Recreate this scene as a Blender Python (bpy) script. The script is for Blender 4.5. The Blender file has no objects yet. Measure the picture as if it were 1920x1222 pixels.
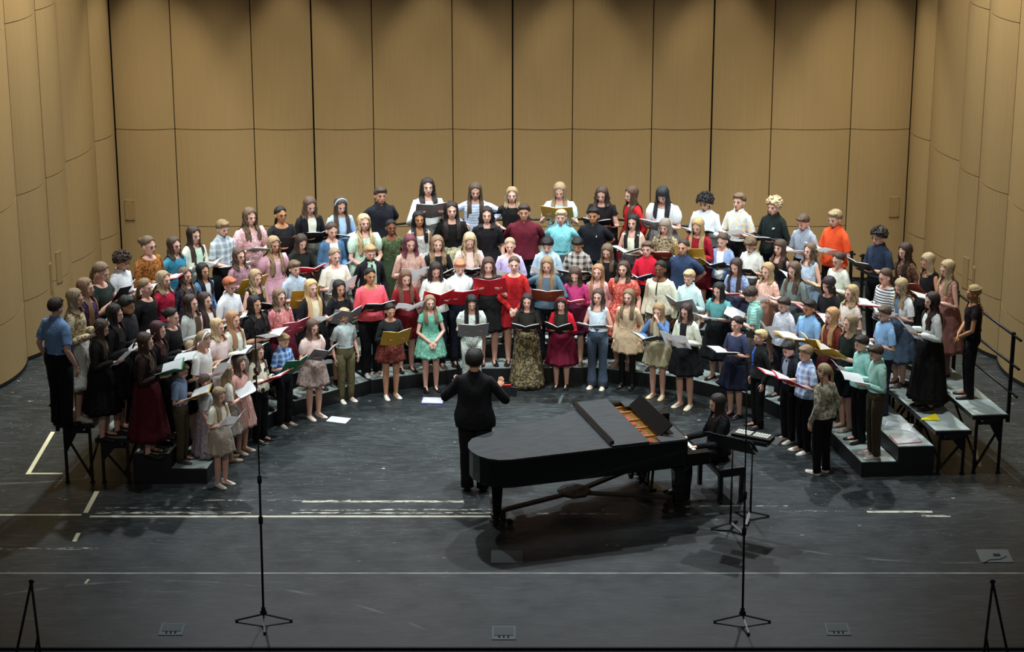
import bpy, bmesh, math, random
import numpy as np
from mathutils import Vector, Matrix
sc = bpy.context.scene
C = sc.collection
R = math.radians
# ------------------------------------------------------------ camera
cam_d = bpy.data.cameras.new('camera'); cam = bpy.data.objects.new('camera', cam_d); C.objects.link(cam)
cam.location = (0, -27.0, 11.65); cam.rotation_euler = (R(90 - 18.84), 0, 0)
cam_d.sensor_width = 36.0; cam_d.lens = 4500 / 1920 * 36.0; cam_d.clip_end = 200
sc.camera = cam
sc.view_settings.view_transform = 'Standard'; sc.view_settings.look = 'None'
sc.view_settings.exposure = 0.30; sc.view_settings.gamma = 1.0; sc.view_settings.use_curve_mapping = False
# ------------------------------------------------------------ world
w = bpy.data.worlds.new('dark_hall'); sc.world = w; w.use_nodes = True
w.node_tree.nodes['Background'].inputs[0].default_value = (0.75, 0.78, 0.85, 1)
w.node_tree.nodes['Background'].inputs[1].default_value = 0.055
# ------------------------------------------------------------ stage lights
def area(name, loc, target, size, power, col, sy=None, spread=180):
    d = bpy.data.lights.new(name, 'AREA'); d.energy = power; d.color = col
    d.size = size; d.spread = R(spread)
    if sy: d.shape = 'RECTANGLE'; d.size_y = sy
    o = bpy.data.objects.new(name, d); C.objects.link(o); o.location = loc
    o.rotation_euler = (Vector(target) - Vector(loc)).to_track_quat('-Z', 'Y').to_euler()
    return o
def spot(name, loc, target, power, col, ang=60, blend=.6, size=.15):
    d = bpy.data.lights.new(name, 'SPOT'); d.energy = power; d.color = col
    d.spot_size = R(ang); d.spot_blend = blend; d.shadow_soft_size = size
    o = bpy.data.objects.new(name, d); C.objects.link(o); o.location = loc
    o.rotation_euler = (Vector(target) - Vector(loc)).to_track_quat('-Z', 'Y').to_euler()
    return o
COOL = (0.90, 0.97, 1.0); WARM = (1.0, 0.93, 0.76)
for i, x in enumerate((-4.5, -1.5, 1.5, 4.5)):          # downlights in the shell ceiling over the choir
    spot('shell_downlight', (x, 6.6, 9.0), (x * .85, 4.2, 0), 1800, COOL, 88, 1.0, .13)
for i, x in enumerate((-3.9, -1.3, 1.3, 3.9)):
    spot('stage_downlight', (x, 1.0, 9.4), (x * .95, 4.2, 0), 1150, COOL, 70, .9, .2)
for i, x in enumerate((-5.0, -1.7, 1.7, 5.0)):          # front-of-house lights above the balcony rail
    spot('house_front_light', (x, -17, 12.0), (x * .55, 4.2, .6), 1050, WARM, 21, .9, .25)
for i, x in enumerate((-4.6, -2.3, 0, 2.3, 4.6)):       # wall washers
    spot('wall_washer', (x, 7.2, 6.9), (x, 8.7, 0), 500, WARM, 64, 1.0, .08)
for i, x in enumerate((-5.5, -3.35, -1.15, 1.0, 3.2, 5.4)):
    spot('wall_grazer', (x, 8.35, 6.5), (x, 8.85, 0), 230, WARM, 54, .55, .06)
for s in (-1, 1):
    spot('side_wall_washer', (s * 4.6, 4.6, 8.0), (s * 7.0, 5.6, 1.6), 760, WARM, 92, .5, .15)
# ------------------------------------------------------------ helpers
def lin(h):
    h = h.lstrip('#')
    if len(h) == 3: h = ''.join(c * 2 for c in h)
    r = [int(h[i:i + 2], 16) / 255 for i in (0, 2, 4)]
    return tuple((c / 12.92 if c <= .04045 else ((c + .055) / 1.055) ** 2.4) for c in r) + (1,)
MC = {}
def mat(col, rough=.8, metal=0, spec=.3, key=None, coat=0, sheen=0):
    k = (col, rough, metal, spec, coat, sheen)
    if k in MC: return MC[k]
    m = bpy.data.materials.new(key or ('mat_' + col)); m.use_nodes = True
    b = m.node_tree.nodes['Principled BSDF']
    b.inputs['Base Color'].default_value = lin(col); b.inputs['Roughness'].default_value = rough
    b.inputs['Metallic'].default_value = metal; b.inputs['Specular IOR Level'].default_value = spec
    b.inputs['Coat Weight'].default_value = coat
    if sheen: b.inputs['Sheen Weight'].default_value = sheen
    MC[k] = m; return m
class NT:
    def __init__(s, name, rough=.8, spec=.3):
        s.m = bpy.data.materials.new(name); s.m.use_nodes = True; s.t = s.m.node_tree
        s.b = s.t.nodes['Principled BSDF']; s.b.inputs['Roughness'].default_value = rough
        s.b.inputs['Specular IOR Level'].default_value = spec
        s.co = s.n('ShaderNodeTexCoord').outputs['Object']
    def n(s, k, **kw):
        x = s.t.nodes.new(k)
        for a, v in kw.items(): setattr(x, a, v)
        return x
    def put(s, sock, v):
        if isinstance(v, bpy.types.NodeSocket): s.t.links.new(v, sock)
        else: sock.default_value = v
    def math(s, op, a, b=0.0, c=0.0, clamp=False):
        x = s.n('ShaderNodeMath', operation=op, use_clamp=clamp)
        s.put(x.inputs[0], a); s.put(x.inputs[1], b); s.put(x.inputs[2], c); return x.outputs[0]
    def mix(s, f, a, b):
        x = s.n('ShaderNodeMix', data_type='RGBA')
        s.put(x.inputs[0], f); s.put(x.inputs[6], a); s.put(x.inputs[7], b); return x.outputs[2]
    def noise(s, scale, detail=3, vec=None, rough=.5, dist=0):
        x = s.n('ShaderNodeTexNoise'); x.inputs['Scale'].default_value = scale; x.inputs['Detail'].default_value = detail
        x.inputs['Roughness'].default_value = rough; x.inputs['Distortion'].default_value = dist
        s.t.links.new(vec or s.co, x.inputs['Vector']); return x.outputs['Fac']
    def voro(s, scale, vec=None, feature='F1'):
        x = s.n('ShaderNodeTexVoronoi', feature=feature); x.inputs['Scale'].default_value = scale
        s.t.links.new(vec or s.co, x.inputs['Vector']); return x
    def scale(s, v, vec=None):
        x = s.n('ShaderNodeMapping'); x.inputs['Scale'].default_value = v
        s.t.links.new(vec or s.co, x.inputs['Vector']); return x.outputs[0]
    def ramp(s, f, lo, hi):
        x = s.n('ShaderNodeMapRange'); s.put(x.inputs[0], f); x.inputs[1].default_value = lo; x.inputs[2].default_value = hi
        return x.outputs[0]
    def sep(s, vec=None):
        x = s.n('ShaderNodeSeparateXYZ'); s.t.links.new(vec or s.co, x.inputs[0]); return x.outputs
    def col(s, c): s.put(s.b.inputs['Base Color'], c)
    def bump(s, h, strength=.3, dist=.01):
        x = s.n('ShaderNodeBump'); x.inputs['Strength'].default_value = strength; x.inputs['Distance'].default_value = dist
        s.t.links.new(h, x.inputs['Height']); s.t.links.new(x.outputs[0], s.b.inputs['Normal'])
def fabric(spec):
    """'8fa2b0' or '8fa2b0~plaidd8e0e4' -> cloth material with its woven or printed pattern"""
    if spec in MC: return MC[spec]
    base, _, pt = spec.partition('~')
    if pt == 'denim': c2 = base
    else: c2, pt = (pt[-6:], pt[:-6]) if pt else (base, '')
    t = NT('fabric_' + (pt or 'plain') + '_' + base, .85, .2)
    A, B = lin(base), lin(c2)
    fold = t.noise(8, 4, t.scale((1, 1, .6)), .55, .8)
    if pt == 'plaid':
        o = t.sep()
        fx = t.math('LESS_THAN', t.math('FRACT', t.math('MULTIPLY', t.math('ADD', o[0], 5), 11)), .42)
        fz = t.math('LESS_THAN', t.math('FRACT', t.math('MULTIPLY', t.math('ADD', o[2], 5), 11)), .42)
        c = t.mix(t.math('MULTIPLY', t.math('ADD', fx, fz), .5), A, B)
    elif pt == 'stripe':
        o = t.sep(); c = t.mix(t.math('LESS_THAN', t.math('FRACT', t.math('MULTIPLY', t.math('ADD', o[2], 5), 26)), .38), A, B)
        if base.startswith('cf98'): c = t.mix(t.math('LESS_THAN', t.math('FRACT', t.math('MULTIPLY', t.math('ADD', o[0], 5), 22)), .4), A, B)
    elif pt in ('floral', 'leopard', 'fur', 'knit', 'brocade', 'feather'):
        sc_ = {'floral': 26, 'leopard': 38, 'fur': 14, 'knit': 45, 'brocade': 18, 'feather': 20}[pt]
        v = t.noise(sc_, 2.5, dist=1.2 if pt != 'knit' else 0)
        c = t.mix(t.ramp(v, .50, .56), A, B)
    elif pt in ('cow', 'dots'):
        v = t.voro(9 if pt == 'cow' else 38).outputs['Distance']
        c = t.mix(t.math('LESS_THAN', v, .36 if pt == 'cow' else .3), A, B)
    elif pt == 'denim':
        c = t.mix(t.ramp(t.noise(7, 4), .35, .7), A, tuple(min(1, a * 1.15) for a in A[:3]) + (1,))
    else:
        c = A
    t.col(c); t.bump(fold, .65, .04); MC[spec] = t.m; return t.m
class MB:
    """collects grids, boxes and tubes into one mesh"""
    def __init__(s): s.v = []; s.f = []; s.m = []; s.n = 0
    def add(s, v, f, mi=0):
        v = np.asarray(v, float).reshape(-1, 3); s.v.append(v)
        s.f += [tuple(i + s.n for i in q) for q in f]; s.m += [mi] * len(f); s.n += len(v); return s
    def grid(s, P, closed=True, cap0=False, cap1=False, mi=0):
        P = np.asarray(P, float); a, b = P.shape[:2]; f = []
        for i in range(a - 1):
            for j in range(b if closed else b - 1):
                k = (j + 1) % b; f.append((i * b + j, i * b + k, (i + 1) * b + k, (i + 1) * b + j))
        if cap0: f.append(tuple(range(b - 1, -1, -1)))
        if cap1: f.append(tuple((a - 1) * b + j for j in range(b)))
        return s.add(P, f, mi)
    def tube(s, path, rad, n=8, mi=0, cap=True, flat=1.0):
        path = [np.array(p, float) for p in path]
        if not hasattr(rad, '__len__'): rad = [rad] * len(path)
        rings = []; up = None
        for i, p in enumerate(path):
            d = path[min(i + 1, len(path) - 1)] - path[max(i - 1, 0)]; d = d / (np.linalg.norm(d) + 1e-9)
            if up is None: up = np.array((0, 1., 0)) if abs(d[1]) < .9 else np.array((1., 0, 0))
            a = up - d * up.dot(d); a /= np.linalg.norm(a); b = np.cross(d, a); up = a
            rings.append([p + rad[i] * (math.cos(t) * b + flat * math.sin(t) * a) for t in np.linspace(0, 2 * math.pi, n, endpoint=False)])
        return s.grid(rings, True, cap, cap, mi)
    def ball(s, c, r, n=10, m=7, mi=0):
        r = (r, r, r) if not hasattr(r, '__len__') else r
        rings = []
        for i in range(m):
            ph = math.pi * (i + .02) / (m - 1 + .04)
            rings.append([(c[0] + r[0] * math.sin(ph) * math.cos(t), c[1] + r[1] * math.sin(ph) * math.sin(t), c[2] - r[2] * math.cos(ph)) for t in np.linspace(0, 2 * math.pi, n, endpoint=False)])
        return s.grid(rings, True, True, True, mi)
    def box(s, c, d, mi=0, M=None):
        v = [Vector(((i - .5) * d[0], (j - .5) * d[1], (k - .5) * d[2])) for k in (0, 1) for j in (0, 1) for i in (0, 1)]
        if M is not None: v = [M @ p for p in v]
        v = [p + Vector(c) for p in v]
        return s.add([tuple(p) for p in v], [(0, 2, 3, 1), (4, 5, 7, 6), (0, 1, 5, 4), (2, 6, 7, 3), (0, 4, 6, 2), (1, 3, 7, 5)], mi)
    def prism(s, pts, z0, z1, mi=0, mtop=None):
        n = len(pts); v = [(p[0], p[1], z0) for p in pts] + [(p[0], p[1], z1) for p in pts]
        s.add(v, [tuple(range(n - 1, -1, -1))] + [(i, (i + 1) % n, n + (i + 1) % n, n + i) for i in range(n)], mi)
        return s.add(v[n:], [tuple(range(n))], mi if mtop is None else mtop)
    def bar(s, a, b, w, h=None, mi=0):
        a, b = Vector(a), Vector(b); h = h or w; d = b - a
        q = d.to_track_quat('Y', 'Z').to_matrix()
        return s.box(tuple((a + b) / 2), (w, d.length, h), mi, q)
    def mesh(s, name, smooth=False):
        me = bpy.data.meshes.new(name)
        me.from_pydata(np.concatenate(s.v).tolist(), [], s.f)
        me.polygons.foreach_set('material_index', s.m)
        if smooth: me.polygons.foreach_set('use_smooth', [True] * len(s.f))
        me.update(); return me
    def build(s, name, mats, parent=None, smooth=False, bevel=0):
        me = s.mesh(name, smooth)
        for m in (mats if isinstance(mats, (list, tuple)) else [mats]): me.materials.append(m)
        o = bpy.data.objects.new(name, me); C.objects.link(o)
        if parent is not None: o.parent = parent
        if bevel:
            md = o.modifiers.new('bevel', 'BEVEL'); md.width = bevel; md.segments = 2; md.limit_method = 'ANGLE'
        return o
def tag(o, label=None, cat=None, group=None, kind=None):
    if label: o['label'] = label
    if cat: o['category'] = cat
    if group: o['group'] = group
    if kind: o['kind'] = kind
    return o
def empty(name, loc, rz=0, label=None, cat=None, group=None):
    o = bpy.data.objects.new(name, None); C.objects.link(o); o.location = loc; o.rotation_euler = (0, 0, rz)
    o.empty_display_size = .1
    return tag(o, label, cat, group)
# ============================================================ the hall: floor
def floor_material():
    t = NT('black_stage_floor', .42, .35)
    o = t.sep(); X, Y = o[0], o[1]
    base = t.mix(t.ramp(t.noise(.9, 5), .3, .75), lin('1a1d1e'), lin('292e2f'))
    smear = t.noise(3.0, 7, t.scale((.5, 2.2, 1)), .7, 1.5)
    base = t.mix(t.math('MULTIPLY', t.ramp(smear, .50, .75), .5), base, lin('4c5456'))
    # fine scratches
    for sc_, rot in ((5.0, .4), (4.0, -.5), (6.0, 1.3), (7.0, .05), (9.0, -.15)):
        m = t.n('ShaderNodeMapping'); m.inputs['Rotation'].default_value = (0, 0, rot); m.inputs['Scale'].default_value = (.5, 18, 1)
        t.t.links.new(t.co, m.inputs['Vector'])
        n1 = t.noise(sc_, 4, m.outputs[0], .6, .6)
        base = t.mix(t.math('MULTIPLY', t.ramp(n1, .62, .69), .5), base, lin('788284'))
    # paint flecks
    fl = t.voro(2.6, t.scale((1, 2.0, 1))); d = fl.outputs['Distance']
    zone = t.math('MULTIPLY', t.ramp(Y, -2.6, .2), t.ramp(t.noise(1.3, 3), .42, .60))
    base = t.mix(t.math('MULTIPLY', t.math('LESS_THAN', d, t.math('MULTIPLY', t.noise(14, 2), .13)), zone), base, lin('b8b4a4'))
    fl2 = t.voro(9, t.scale((.8, 2.4, 1))).outputs['Distance']
    base = t.mix(t.math('MULTIPLY', t.math('LESS_THAN', fl2, t.math('MULTIPLY', t.noise(11, 2), .16)), zone), base, lin('9a988c'))
    # worn spike-tape and paint lines: x0, x1, y, half width, wear threshold
    wear = t.noise(5.5, 6, t.scale((1, 6, 1)), .75)
    for x0, x1, y, hw, th in ((-5.15, -.12, -.045, .026, .38), (-5.1, -3.2, .07, .03, .50), (-5.0, -3.6, .22, .02, .55), (-2.7, -.2, .065, .02, .49),
                              (-2.6, -1.6, .15, .018, .50), (-2.6, -.6, .42, .028, .47), (-1.6, -.2, .165, .02, .50), (.2, 1.3, .04, .02, .52),
                              (4.35, 5.15, .10, .03, .42), (5.0, 5.35, -.03, .03, .45), (-4.0, -2.0, .46, .012, .54), (3.2, 4.1, .12, .015, .56),
                              (-6.9, -4.9, -1.0, .03, .53), (-3.1, -1.4, 3.25, .03, .60), (1.9, 3.4, .28, .012, .52), (4.3, 5.3, -1.02, .05, .62), (-2.0, 2.5, 2.9, .03, .62)):
        a = t.math('MULTIPLY', t.math('GREATER_THAN', X, x0), t.math('LESS_THAN', X, x1))
        b = t.math('LESS_THAN', t.math('ABSOLUTE', t.math('SUBTRACT', Y, y)), hw)
        base = t.mix(t.math('MULTIPLY', t.math('MULTIPLY', a, b), t.ramp(wear, th, th + .04)), base, lin('cfccb8'))
    # thin continuous seam across the stage
    b = t.math('LESS_THAN', t.math('ABSOLUTE', t.math('SUBTRACT', Y, -1.69)), .016)
    base = t.mix(t.math('MULTIPLY', b, t.ramp(t.noise(3, 4), .2, .6)), base, lin('b8c0bc'))
    # curved scuff tracks
    for cx, cy, r0 in ((-4.0, -6.2, 4.3), (5.2, 3.2, 4.6), (-6.5, 4.4, 3.4)):
        rr = t.math('SQRT', t.math('ADD', t.math('POWER', t.math('SUBTRACT', X, cx), 2), t.math('POWER', t.math('SUBTRACT', Y, cy), 2)))
        k = t.math('LESS_THAN', t.math('ABSOLUTE', t.math('SUBTRACT', rr, r0)), .02)
        base = t.mix(t.math('MULTIPLY', k, t.ramp(t.noise(2.2, 3), .45, .65)), base, lin('6c7474'))
    t.col(base)
    t.put(t.b.inputs['Roughness'], t.math('ADD', t.math('MULTIPLY', t.noise(2.5, 5), .25), .27))
    t.bump(t.noise(30, 3), .05, .005)
    return t.m
floor_mat = floor_material()
tag(MB().box((0, 4.0, -.05), (24, 15.2, .1)).build('floor', floor_mat), kind='structure')
pit = NT('pit_cover', .6, .3); pit.col(lin('4c5254'))
tag(MB().box((0, -5.6, -.075), (24, 4.0, .1)).build('floor', pit.m), kind='structure')
tag(MB().box((0, -3.6, -.02), (24, .03, .045)).build('trim_1', mat('1a1a1a', .6)), kind='structure')
# ============================================================ the hall: shell walls
def wood(name, seed):
    t = NT(name, .42, .4)
    m = t.n('ShaderNodeMapping'); m.inputs['Location'].default_value = (seed, seed * 2, 0); m.inputs['Scale'].default_value = (14, 14, .25)
    t.t.links.new(t.co, m.inputs['Vector'])
    g = t.noise(4, 5, m.outputs[0], .6)
    m2 = t.n('ShaderNodeMapping'); m2.inputs['Scale'].default_value = (60, 60, 1.5); t.t.links.new(t.co, m2.inputs['Vector'])
    g2 = t.noise(6, 3, m2.outputs[0])
    c = t.mix(g, lin('988059'), lin('ac9368')); c = t.mix(t.math('MULTIPLY', g2, .35), c, lin('87704e'))
    t.col(c); return t.m
WOOD = wood('maple_veneer', 1.0); GAP = mat('0c0a08', .9, key='dark_gap')
JOINTS = (0.0, .90, 2.47, 4.92, 7.37, 9.2)
def panel_wall(name, pts, kinds, bow, side_low=True):
    """pts: seam positions along the wall; a gap of 8 mm at each seam, bowed panels between, horizontal joints"""
    mb = MB(); n = len(pts) - 1
    for i in range(n):
        a, b = Vector(pts[i]), Vector(pts[i + 1]); d = (b - a); L = d.length; u = d / L
        nrm = Vector((u.y, -u.x))
        g0 = .013 if kinds[i] else .007; g1 = .013 if kinds[i + 1] else .007
        js = list(JOINTS)
        if not side_low and i in (0, n - 1): js.remove(.90)
        for k in range(len(js) - 1):
            z0, z1 = js[k] + (.006 if k else .02), js[k + 1] - .006
            prof = []
            for q in range(13):
                s = g0 + (L - g0 - g1) * q / 12; f = s / L
                p = a + u * s + nrm * (bow * 4 * f * (1 - f)); prof.append(p)
            back = [p - nrm * .03 for p in reversed(prof)]
            ring = prof + back
            P = [[(p.x, p.y, z) for p in ring] for z in (z0, z1)]
            mb.grid(P, True, True, True, 0)
        # dark backing that closes the gaps
        q0 = a - nrm * .05; q1 = b - nrm * .05
        mb.add([(q0.x, q0.y, 0), (q1.x, q1.y, 0), (q1.x, q1.y, 9.2), (q0.x, q0.y, 9.2)], [(0, 1, 2, 3)], 1)
        f0 = [a + u * (L * q / 12) + nrm * (bow * 4 * (q / 12) * (1 - q / 12) + .006) for q in range(13)]
        mb.grid([[(p.x, p.y, z) for p in f0 + [p2 - nrm * .04 for p2 in reversed(f0)]] for z in (0, .06)], True, True, True, 1)
    return tag(mb.build(name, [WOOD, GAP]), kind='structure')
xs = [-6.19]
for i in range(12): xs.append(xs[-1] + (1.225 if i % 3 == 1 else .925) * 1.008)
panel_wall('wall_back', [(x, 9.42) for x in xs], [1] + [1 if i % 3 == 0 else 0 for i in range(1, 12)] + [1], .07, False)
LW = [(-6.20, 9.38), (-6.38, 8.62), (-6.62, 7.42), (-6.74, 6.50), (-6.98, 5.58), (-7.18, 4.36), (-7.22, 3.44), (-7.46, 2.5), (-7.62, 1.3), (-7.66, .4), (-7.9, -.5)]
LK = [1, 0, 0, 1, 0, 0, 1, 0, 0, 1, 0]
panel_wall('wall_left', list(reversed(LW)), list(reversed(LK)), .11)
panel_wall('wall_right', [(-x + .02, y + .05) for x, y in LW], LK, .11)
tag(MB().box((0, 9.62, 4.6), (14, .1, 9.3)).build('wall_rear', GAP), kind='structure')
# push plates and small access plates on the towers
pm = mat('957c54', .55, 0, .3, key='brushed_plate')
def plate(x, y, z, w, h, ang, label):
    o = MB().box((0, 0, 0), (w, .012, h)).build('access_plate', pm, bevel=.003)
    o.location = (x, y, z); o.rotation_euler = (0, 0, ang)
    for sx in (-1, 1):
        for sz in (-1, 1): MB().ball((sx * (w / 2 - .02), -.008, sz * (h / 2 - .02)), .006, 6, 5).build('screw', mat('6a5a3c', .4, .8), o)
    tag(o, label, 'wall plate', 'access plates on the shell towers')
plate(-6.02, 9.368, 1.17, .16, .33, R(-9), 'small tan plate low on the back wall beside the left corner')
plate(6.02, 9.368, 1.22, .16, .33, R(9), 'small tan plate low on the back wall beside the right corner')
plate(-6.655, 6.65, 1.08, .14, .48, R(65), 'tall tan plate right of the thick seam on the left side wall')
plate(-6.715, 6.33, 1.02, .12, .44, R(92), 'tall tan plate left of the thick seam on the left side wall')
plate(6.675, 6.70, .98, .14, .48, R(115), 'tall tan plate left of the thick seam on the right side wall')
plate(6.735, 6.38, .95, .12, .44, R(88), 'tall tan plate right of the thick seam on the right side wall')
# clean tape strips
tape = mat('d8d2ac', .7, key='cream_tape')
def strip(a, b, wd, label):
    a, b = Vector(a), Vector(b); d = (b - a).normalized(); n = Vector((-d.y, d.x)) * wd / 2
    o = MB().prism([tuple(a + n)[:2], tuple(a - n)[:2], tuple(b - n)[:2], tuple(b + n)[:2]], .0005, .003).build('floor_tape', tape)
    tag(o, label, 'tape', 'cream tape strips on the stage floor')
strip((-6.11, 2.78), (-6.16, 1.34), .055, 'long cream tape strip running upstage outside the left riser end')
strip((-6.19, 1.32), (-5.72, 1.32), .05, 'short crosswise cream tape strip meeting the long one at the left riser')
strip((-5.19, .74), (-5.22, .06), .06, 'cream tape strip on the floor in front of the left riser end')
strip((-6.99, -.05 + .04), (-5.26, .0), .045, 'cream tape line running to the left edge of the stage')
strip((-5.20, -.55), (-5.21, -.80), .05, 'small cream tape dash on the floor at lower left')
strip((6.05, 2.2), (6.0, 1.55), .05, 'cream tape strip under the right end of the top riser deck')
strip((-4.86, -1.86), (-4.88, -1.98), .03, 'tiny cream tape dash just below the seam at lower left')
# floor pockets
def pocket(x, y, w, d, label, sockets=3):
    e = empty('floor_pocket', (x, y, 0), 0, label, 'floor pocket')
    MB().box((0, 0, .004), (w, d, .006)).build('frame', mat('5c6466', .5, .3), e, bevel=.002)
    MB().box((0, .03, .009), (w * .78, d * .6, .005)).build('lid', mat('4a5254', .5, .2), e)
    for i in range(sockets): MB().box(((i - (sockets - 1) / 2) * w * .18, -d * .28, .0095), (.018, .05, .006)).build('cable_slot', mat('080808', .8), e)
pocket(-3.73, -3.16, .27, .30, 'hinged floor pocket at the left front of the stage')
pocket(-.09, -3.25, .27, .34, 'hinged floor pocket at the centre front of the stage')
pocket(3.57, -3.16, .27, .30, 'hinged floor pocket at the right front of the stage')
tag(MB().box((-.06, -1.24, .003), (.37, .36, .006)).build('floor_plate', mat('59605f', .55, .2), bevel=.002), 'plain grey rectangular plate in the floor just in front of the piano', 'floor plate')
e = empty('floor_pocket', (5.66, -1.22, 0), 0, 'open grey floor pocket with cable at the far right', 'floor pocket')
MB().box((0, 0, .004), (.38, .36, .006)).build('frame', mat('686e6c', .5, .2), e)
MB().box((.03, .02, .010), (.08, .06, .008)).build('socket_box', mat('101010', .7), e)
MB().tube([(.14, -.02, .012), (.05, -.10, .012), (-.08, -.12, .012), (-.16, -.2, .012)], .006, 6).build('cable', mat('8a8c86', .6), e)
# ============================================================ choir risers
LR = 1.30; BD = R(19.5)
def arc(off):
    pts = [(.95, 0.0)]
    for k in range(1, 5): pts.append((pts[-1][0] + LR * math.cos(-k * BD), pts[-1][1] + LR * math.sin(-k * BD)))
    out = [(x + off / math.cos(BD / 2) * math.sin((k + .5) * BD), y + off / math.cos(BD / 2) * math.cos((k + .5) * BD)) for k, (x, y) in enumerate(pts)]
    full = [(-x, y) for x, y in reversed(out)] + out; r = R(1.5)
    return [Vector((.2 + x * math.cos(r) - y * math.sin(r), 4.72 + x * math.sin(r) + y * math.cos(r))) for x, y in full]
carpet = NT('grey_riser_carpet', .9, .1)
carpet.col(carpet.mix(carpet.ramp(carpet.noise(60, 3), .3, .7), lin('8c9894'), lin('a8b4b0')))
black_steel = mat('0f0f10', .5, 0, .4, key='black_steel'); black_edge = mat('16171a', .45, 0, .5, key='black_edge')
place = ['at the left end of the arc', 'second from the left end', 'third from the left end', 'fourth from the left end', 'at the centre of the arc',
         'fourth from the right end', 'third from the right end', 'second from the right end', 'at the right end of the arc']
A = [arc(.457 * k) for k in range(5)]
for i in range(9):
    c = (A[0][i] + A[0][i + 1]) / 2
    e = empty('choir_riser', (c.x, c.y, 0), 0, 'four-step choir riser section ' + place[i], 'choir riser', 'choir riser sections in the arc')
    def loc(p): return (p.x - c.x, p.y - c.y)
    for k in range(4):
        z = .2 * (k + 1)
        f0, f1, b1, b0 = A[k][i], A[k][i + 1], A[k + 1][i + 1], A[k + 1][i]
        mx = (f1 - f0).normalized() * .006
        q = [loc(f0 + mx), loc(f1 - mx), loc(b1 - mx), loc(b0 + mx)]
        cq = Vector((sum(p[0] for p in q) / 4, sum(p[1] for p in q) / 4))
        q2 = [tuple(cq + (Vector(p) - cq) * .965) for p in q]
        deck = MB().prism(q, z - (.055 if k > 1 else z - .002), z - .002).build('deck', black_edge, e)
        MB().prism(q2, z - .003, z).build('carpet', carpet.m, deck)
        if k > 1:   # trestle frames below the deck at both ends of the section
            for (fa, ba) in ((f0 + mx * 8, b0 + mx * 8), (f1 - mx * 8, b1 - mx * 8)):
                fr = MB(); fa, ba = Vector(loc(fa)), Vector(loc(ba)); dv = ba - fa
                p1 = fa + dv * .16; p2 = fa + dv * .84
                fr.bar((*p1, .01), (*p1, z - .05), .035); fr.bar((*p2, .01), (*p2, z - .05), .035)
                fr.bar((*p1, z - .12), (*p2, z - .12), .03); fr.bar((*p1, .05), (*p2, z - .14), .025)
                fr.box((p1.x, p1.y, .006), (.06, .06, .012)); fr.box((p2.x, p2.y, .006), (.06, .06, .012))
                fr.build('trestle_leg', black_steel, e)
            br = MB(); m0 = Vector(loc((f0 * .75 + b0 * .25) + mx * 8)); m1 = Vector(loc((f1 * .75 + b1 * .25) - mx * 8))
            br.bar((*m0, z - .1), (*m1, z - .1), .03)
            if z > .5: br.bar((*m0, .12), (*((m0 + m1) / 2), z - .08), .022); br.bar((*m1, .12), (*((m0 + m1) / 2), z - .08), .022)
            br.build('cross_brace', black_steel, e)
            if i in (0, 8):  # folded hanger plate seen at the open ends
                g0, g1 = (f0, b0) if i == 0 else (f1, b1); g0, g1 = Vector(loc(g0 * .8 + g1 * .2)), Vector(loc(g0 * .2 + g1 * .8)); gm = (g0 + g1) / 2
                n = len(br.v); gp = MB(); gp.add([(g0.x, g0.y, z - .05), (g1.x, g1.y, z - .05), (gm.x + (g1.x - gm.x) * .9, g1.y, z * .52), (gm.x + (g0.x - gm.x) * .1, g0.y, z - .12)], [(0, 1, 2, 3)])
                o = gp.build('gusset', black_steel, e); md = o.modifiers.new('s', 'SOLIDIFY'); md.thickness = .012
    # guard rail behind the top deck
    b0, b1 = A[4][i], A[4][i + 1]; u = (b1 - b0).normalized(); nr = Vector((-u.y, u.x)) * .03
    r = MB()
    for zz in (1.83, 1.45, 1.08): r.tube([(*loc(b0 + nr + u * (.04 if i else -.1)), zz), (*loc(b1 + nr - u * (.04 if i < 8 else -.12)), zz)], .017, 8)
    r.build('guard_rail', black_steel, e, True)
    ps = [b0 + u * .1, b1 - u * .1]
    for p in ps:
        q = loc(p + nr); MB().box((q[0], q[1], 1.27), (.045, .045, 1.2)).build('rail_post', black_steel, e)
# ============================================================ tall microphone stands
def mic_stand(x, y, h, label, lean):
    e = empty('microphone_stand', (x, y, 0), 0, label, 'microphone stand', 'tall microphone stands at the front of the stage')
    p = MB(); p.tube([(0, 0, .12), (lean * .5, 0, h * .5)], .013, 8); p.build('lower_pole', black_steel, e, True)
    MB().tube([(lean * .5, 0, h * .5 - .02), (lean, 0, h)], .008, 8).build('upper_pole', black_steel, e, True)
    for z in (.14, h * .36, h * .5): MB().tube([(lean * z / h, 0, z - .04), (lean * z / h, 0, z + .04)], .024, 10).build('clutch', black_steel, e, True)
    MB().ball((0, 0, .12), (.04, .04, .03)).build('hub', black_steel, e, True)
    for a in (R(3), R(177), R(-82)):
        lg = MB(); dx, dy = math.cos(a), math.sin(a)
        lg.bar((0, 0, .10), (dx * .29, dy * .29, .02), .02, .012); lg.build('leg', mat('2a2a2a' if a > -1 else '8a8c8c', .3, .6), e)
        MB().ball((dx * .30, dy * .30, .016), (.02, .02, .014)).build('rubber_foot', black_steel, e)
    MB().tube([(lean - .10, 0, h), (lean + .10, 0, h)], .008, 8).build('stereo_bar', black_steel, e)
    for s in (-1, 1):
        m = MB(); m.tube([(lean + s * .08, -.03, h), (lean + s * .10, .08, h + .005)], .011, 10); m.build('microphone', black_steel, e, True)
mic_stand(-2.74, -2.98, 3.40, 'tall thin black microphone stand on the left of the stage front', .02)
mic_stand(2.54, -3.0, 3.05, 'tall thin black microphone stand on the right of the stage front', -.04)
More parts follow.
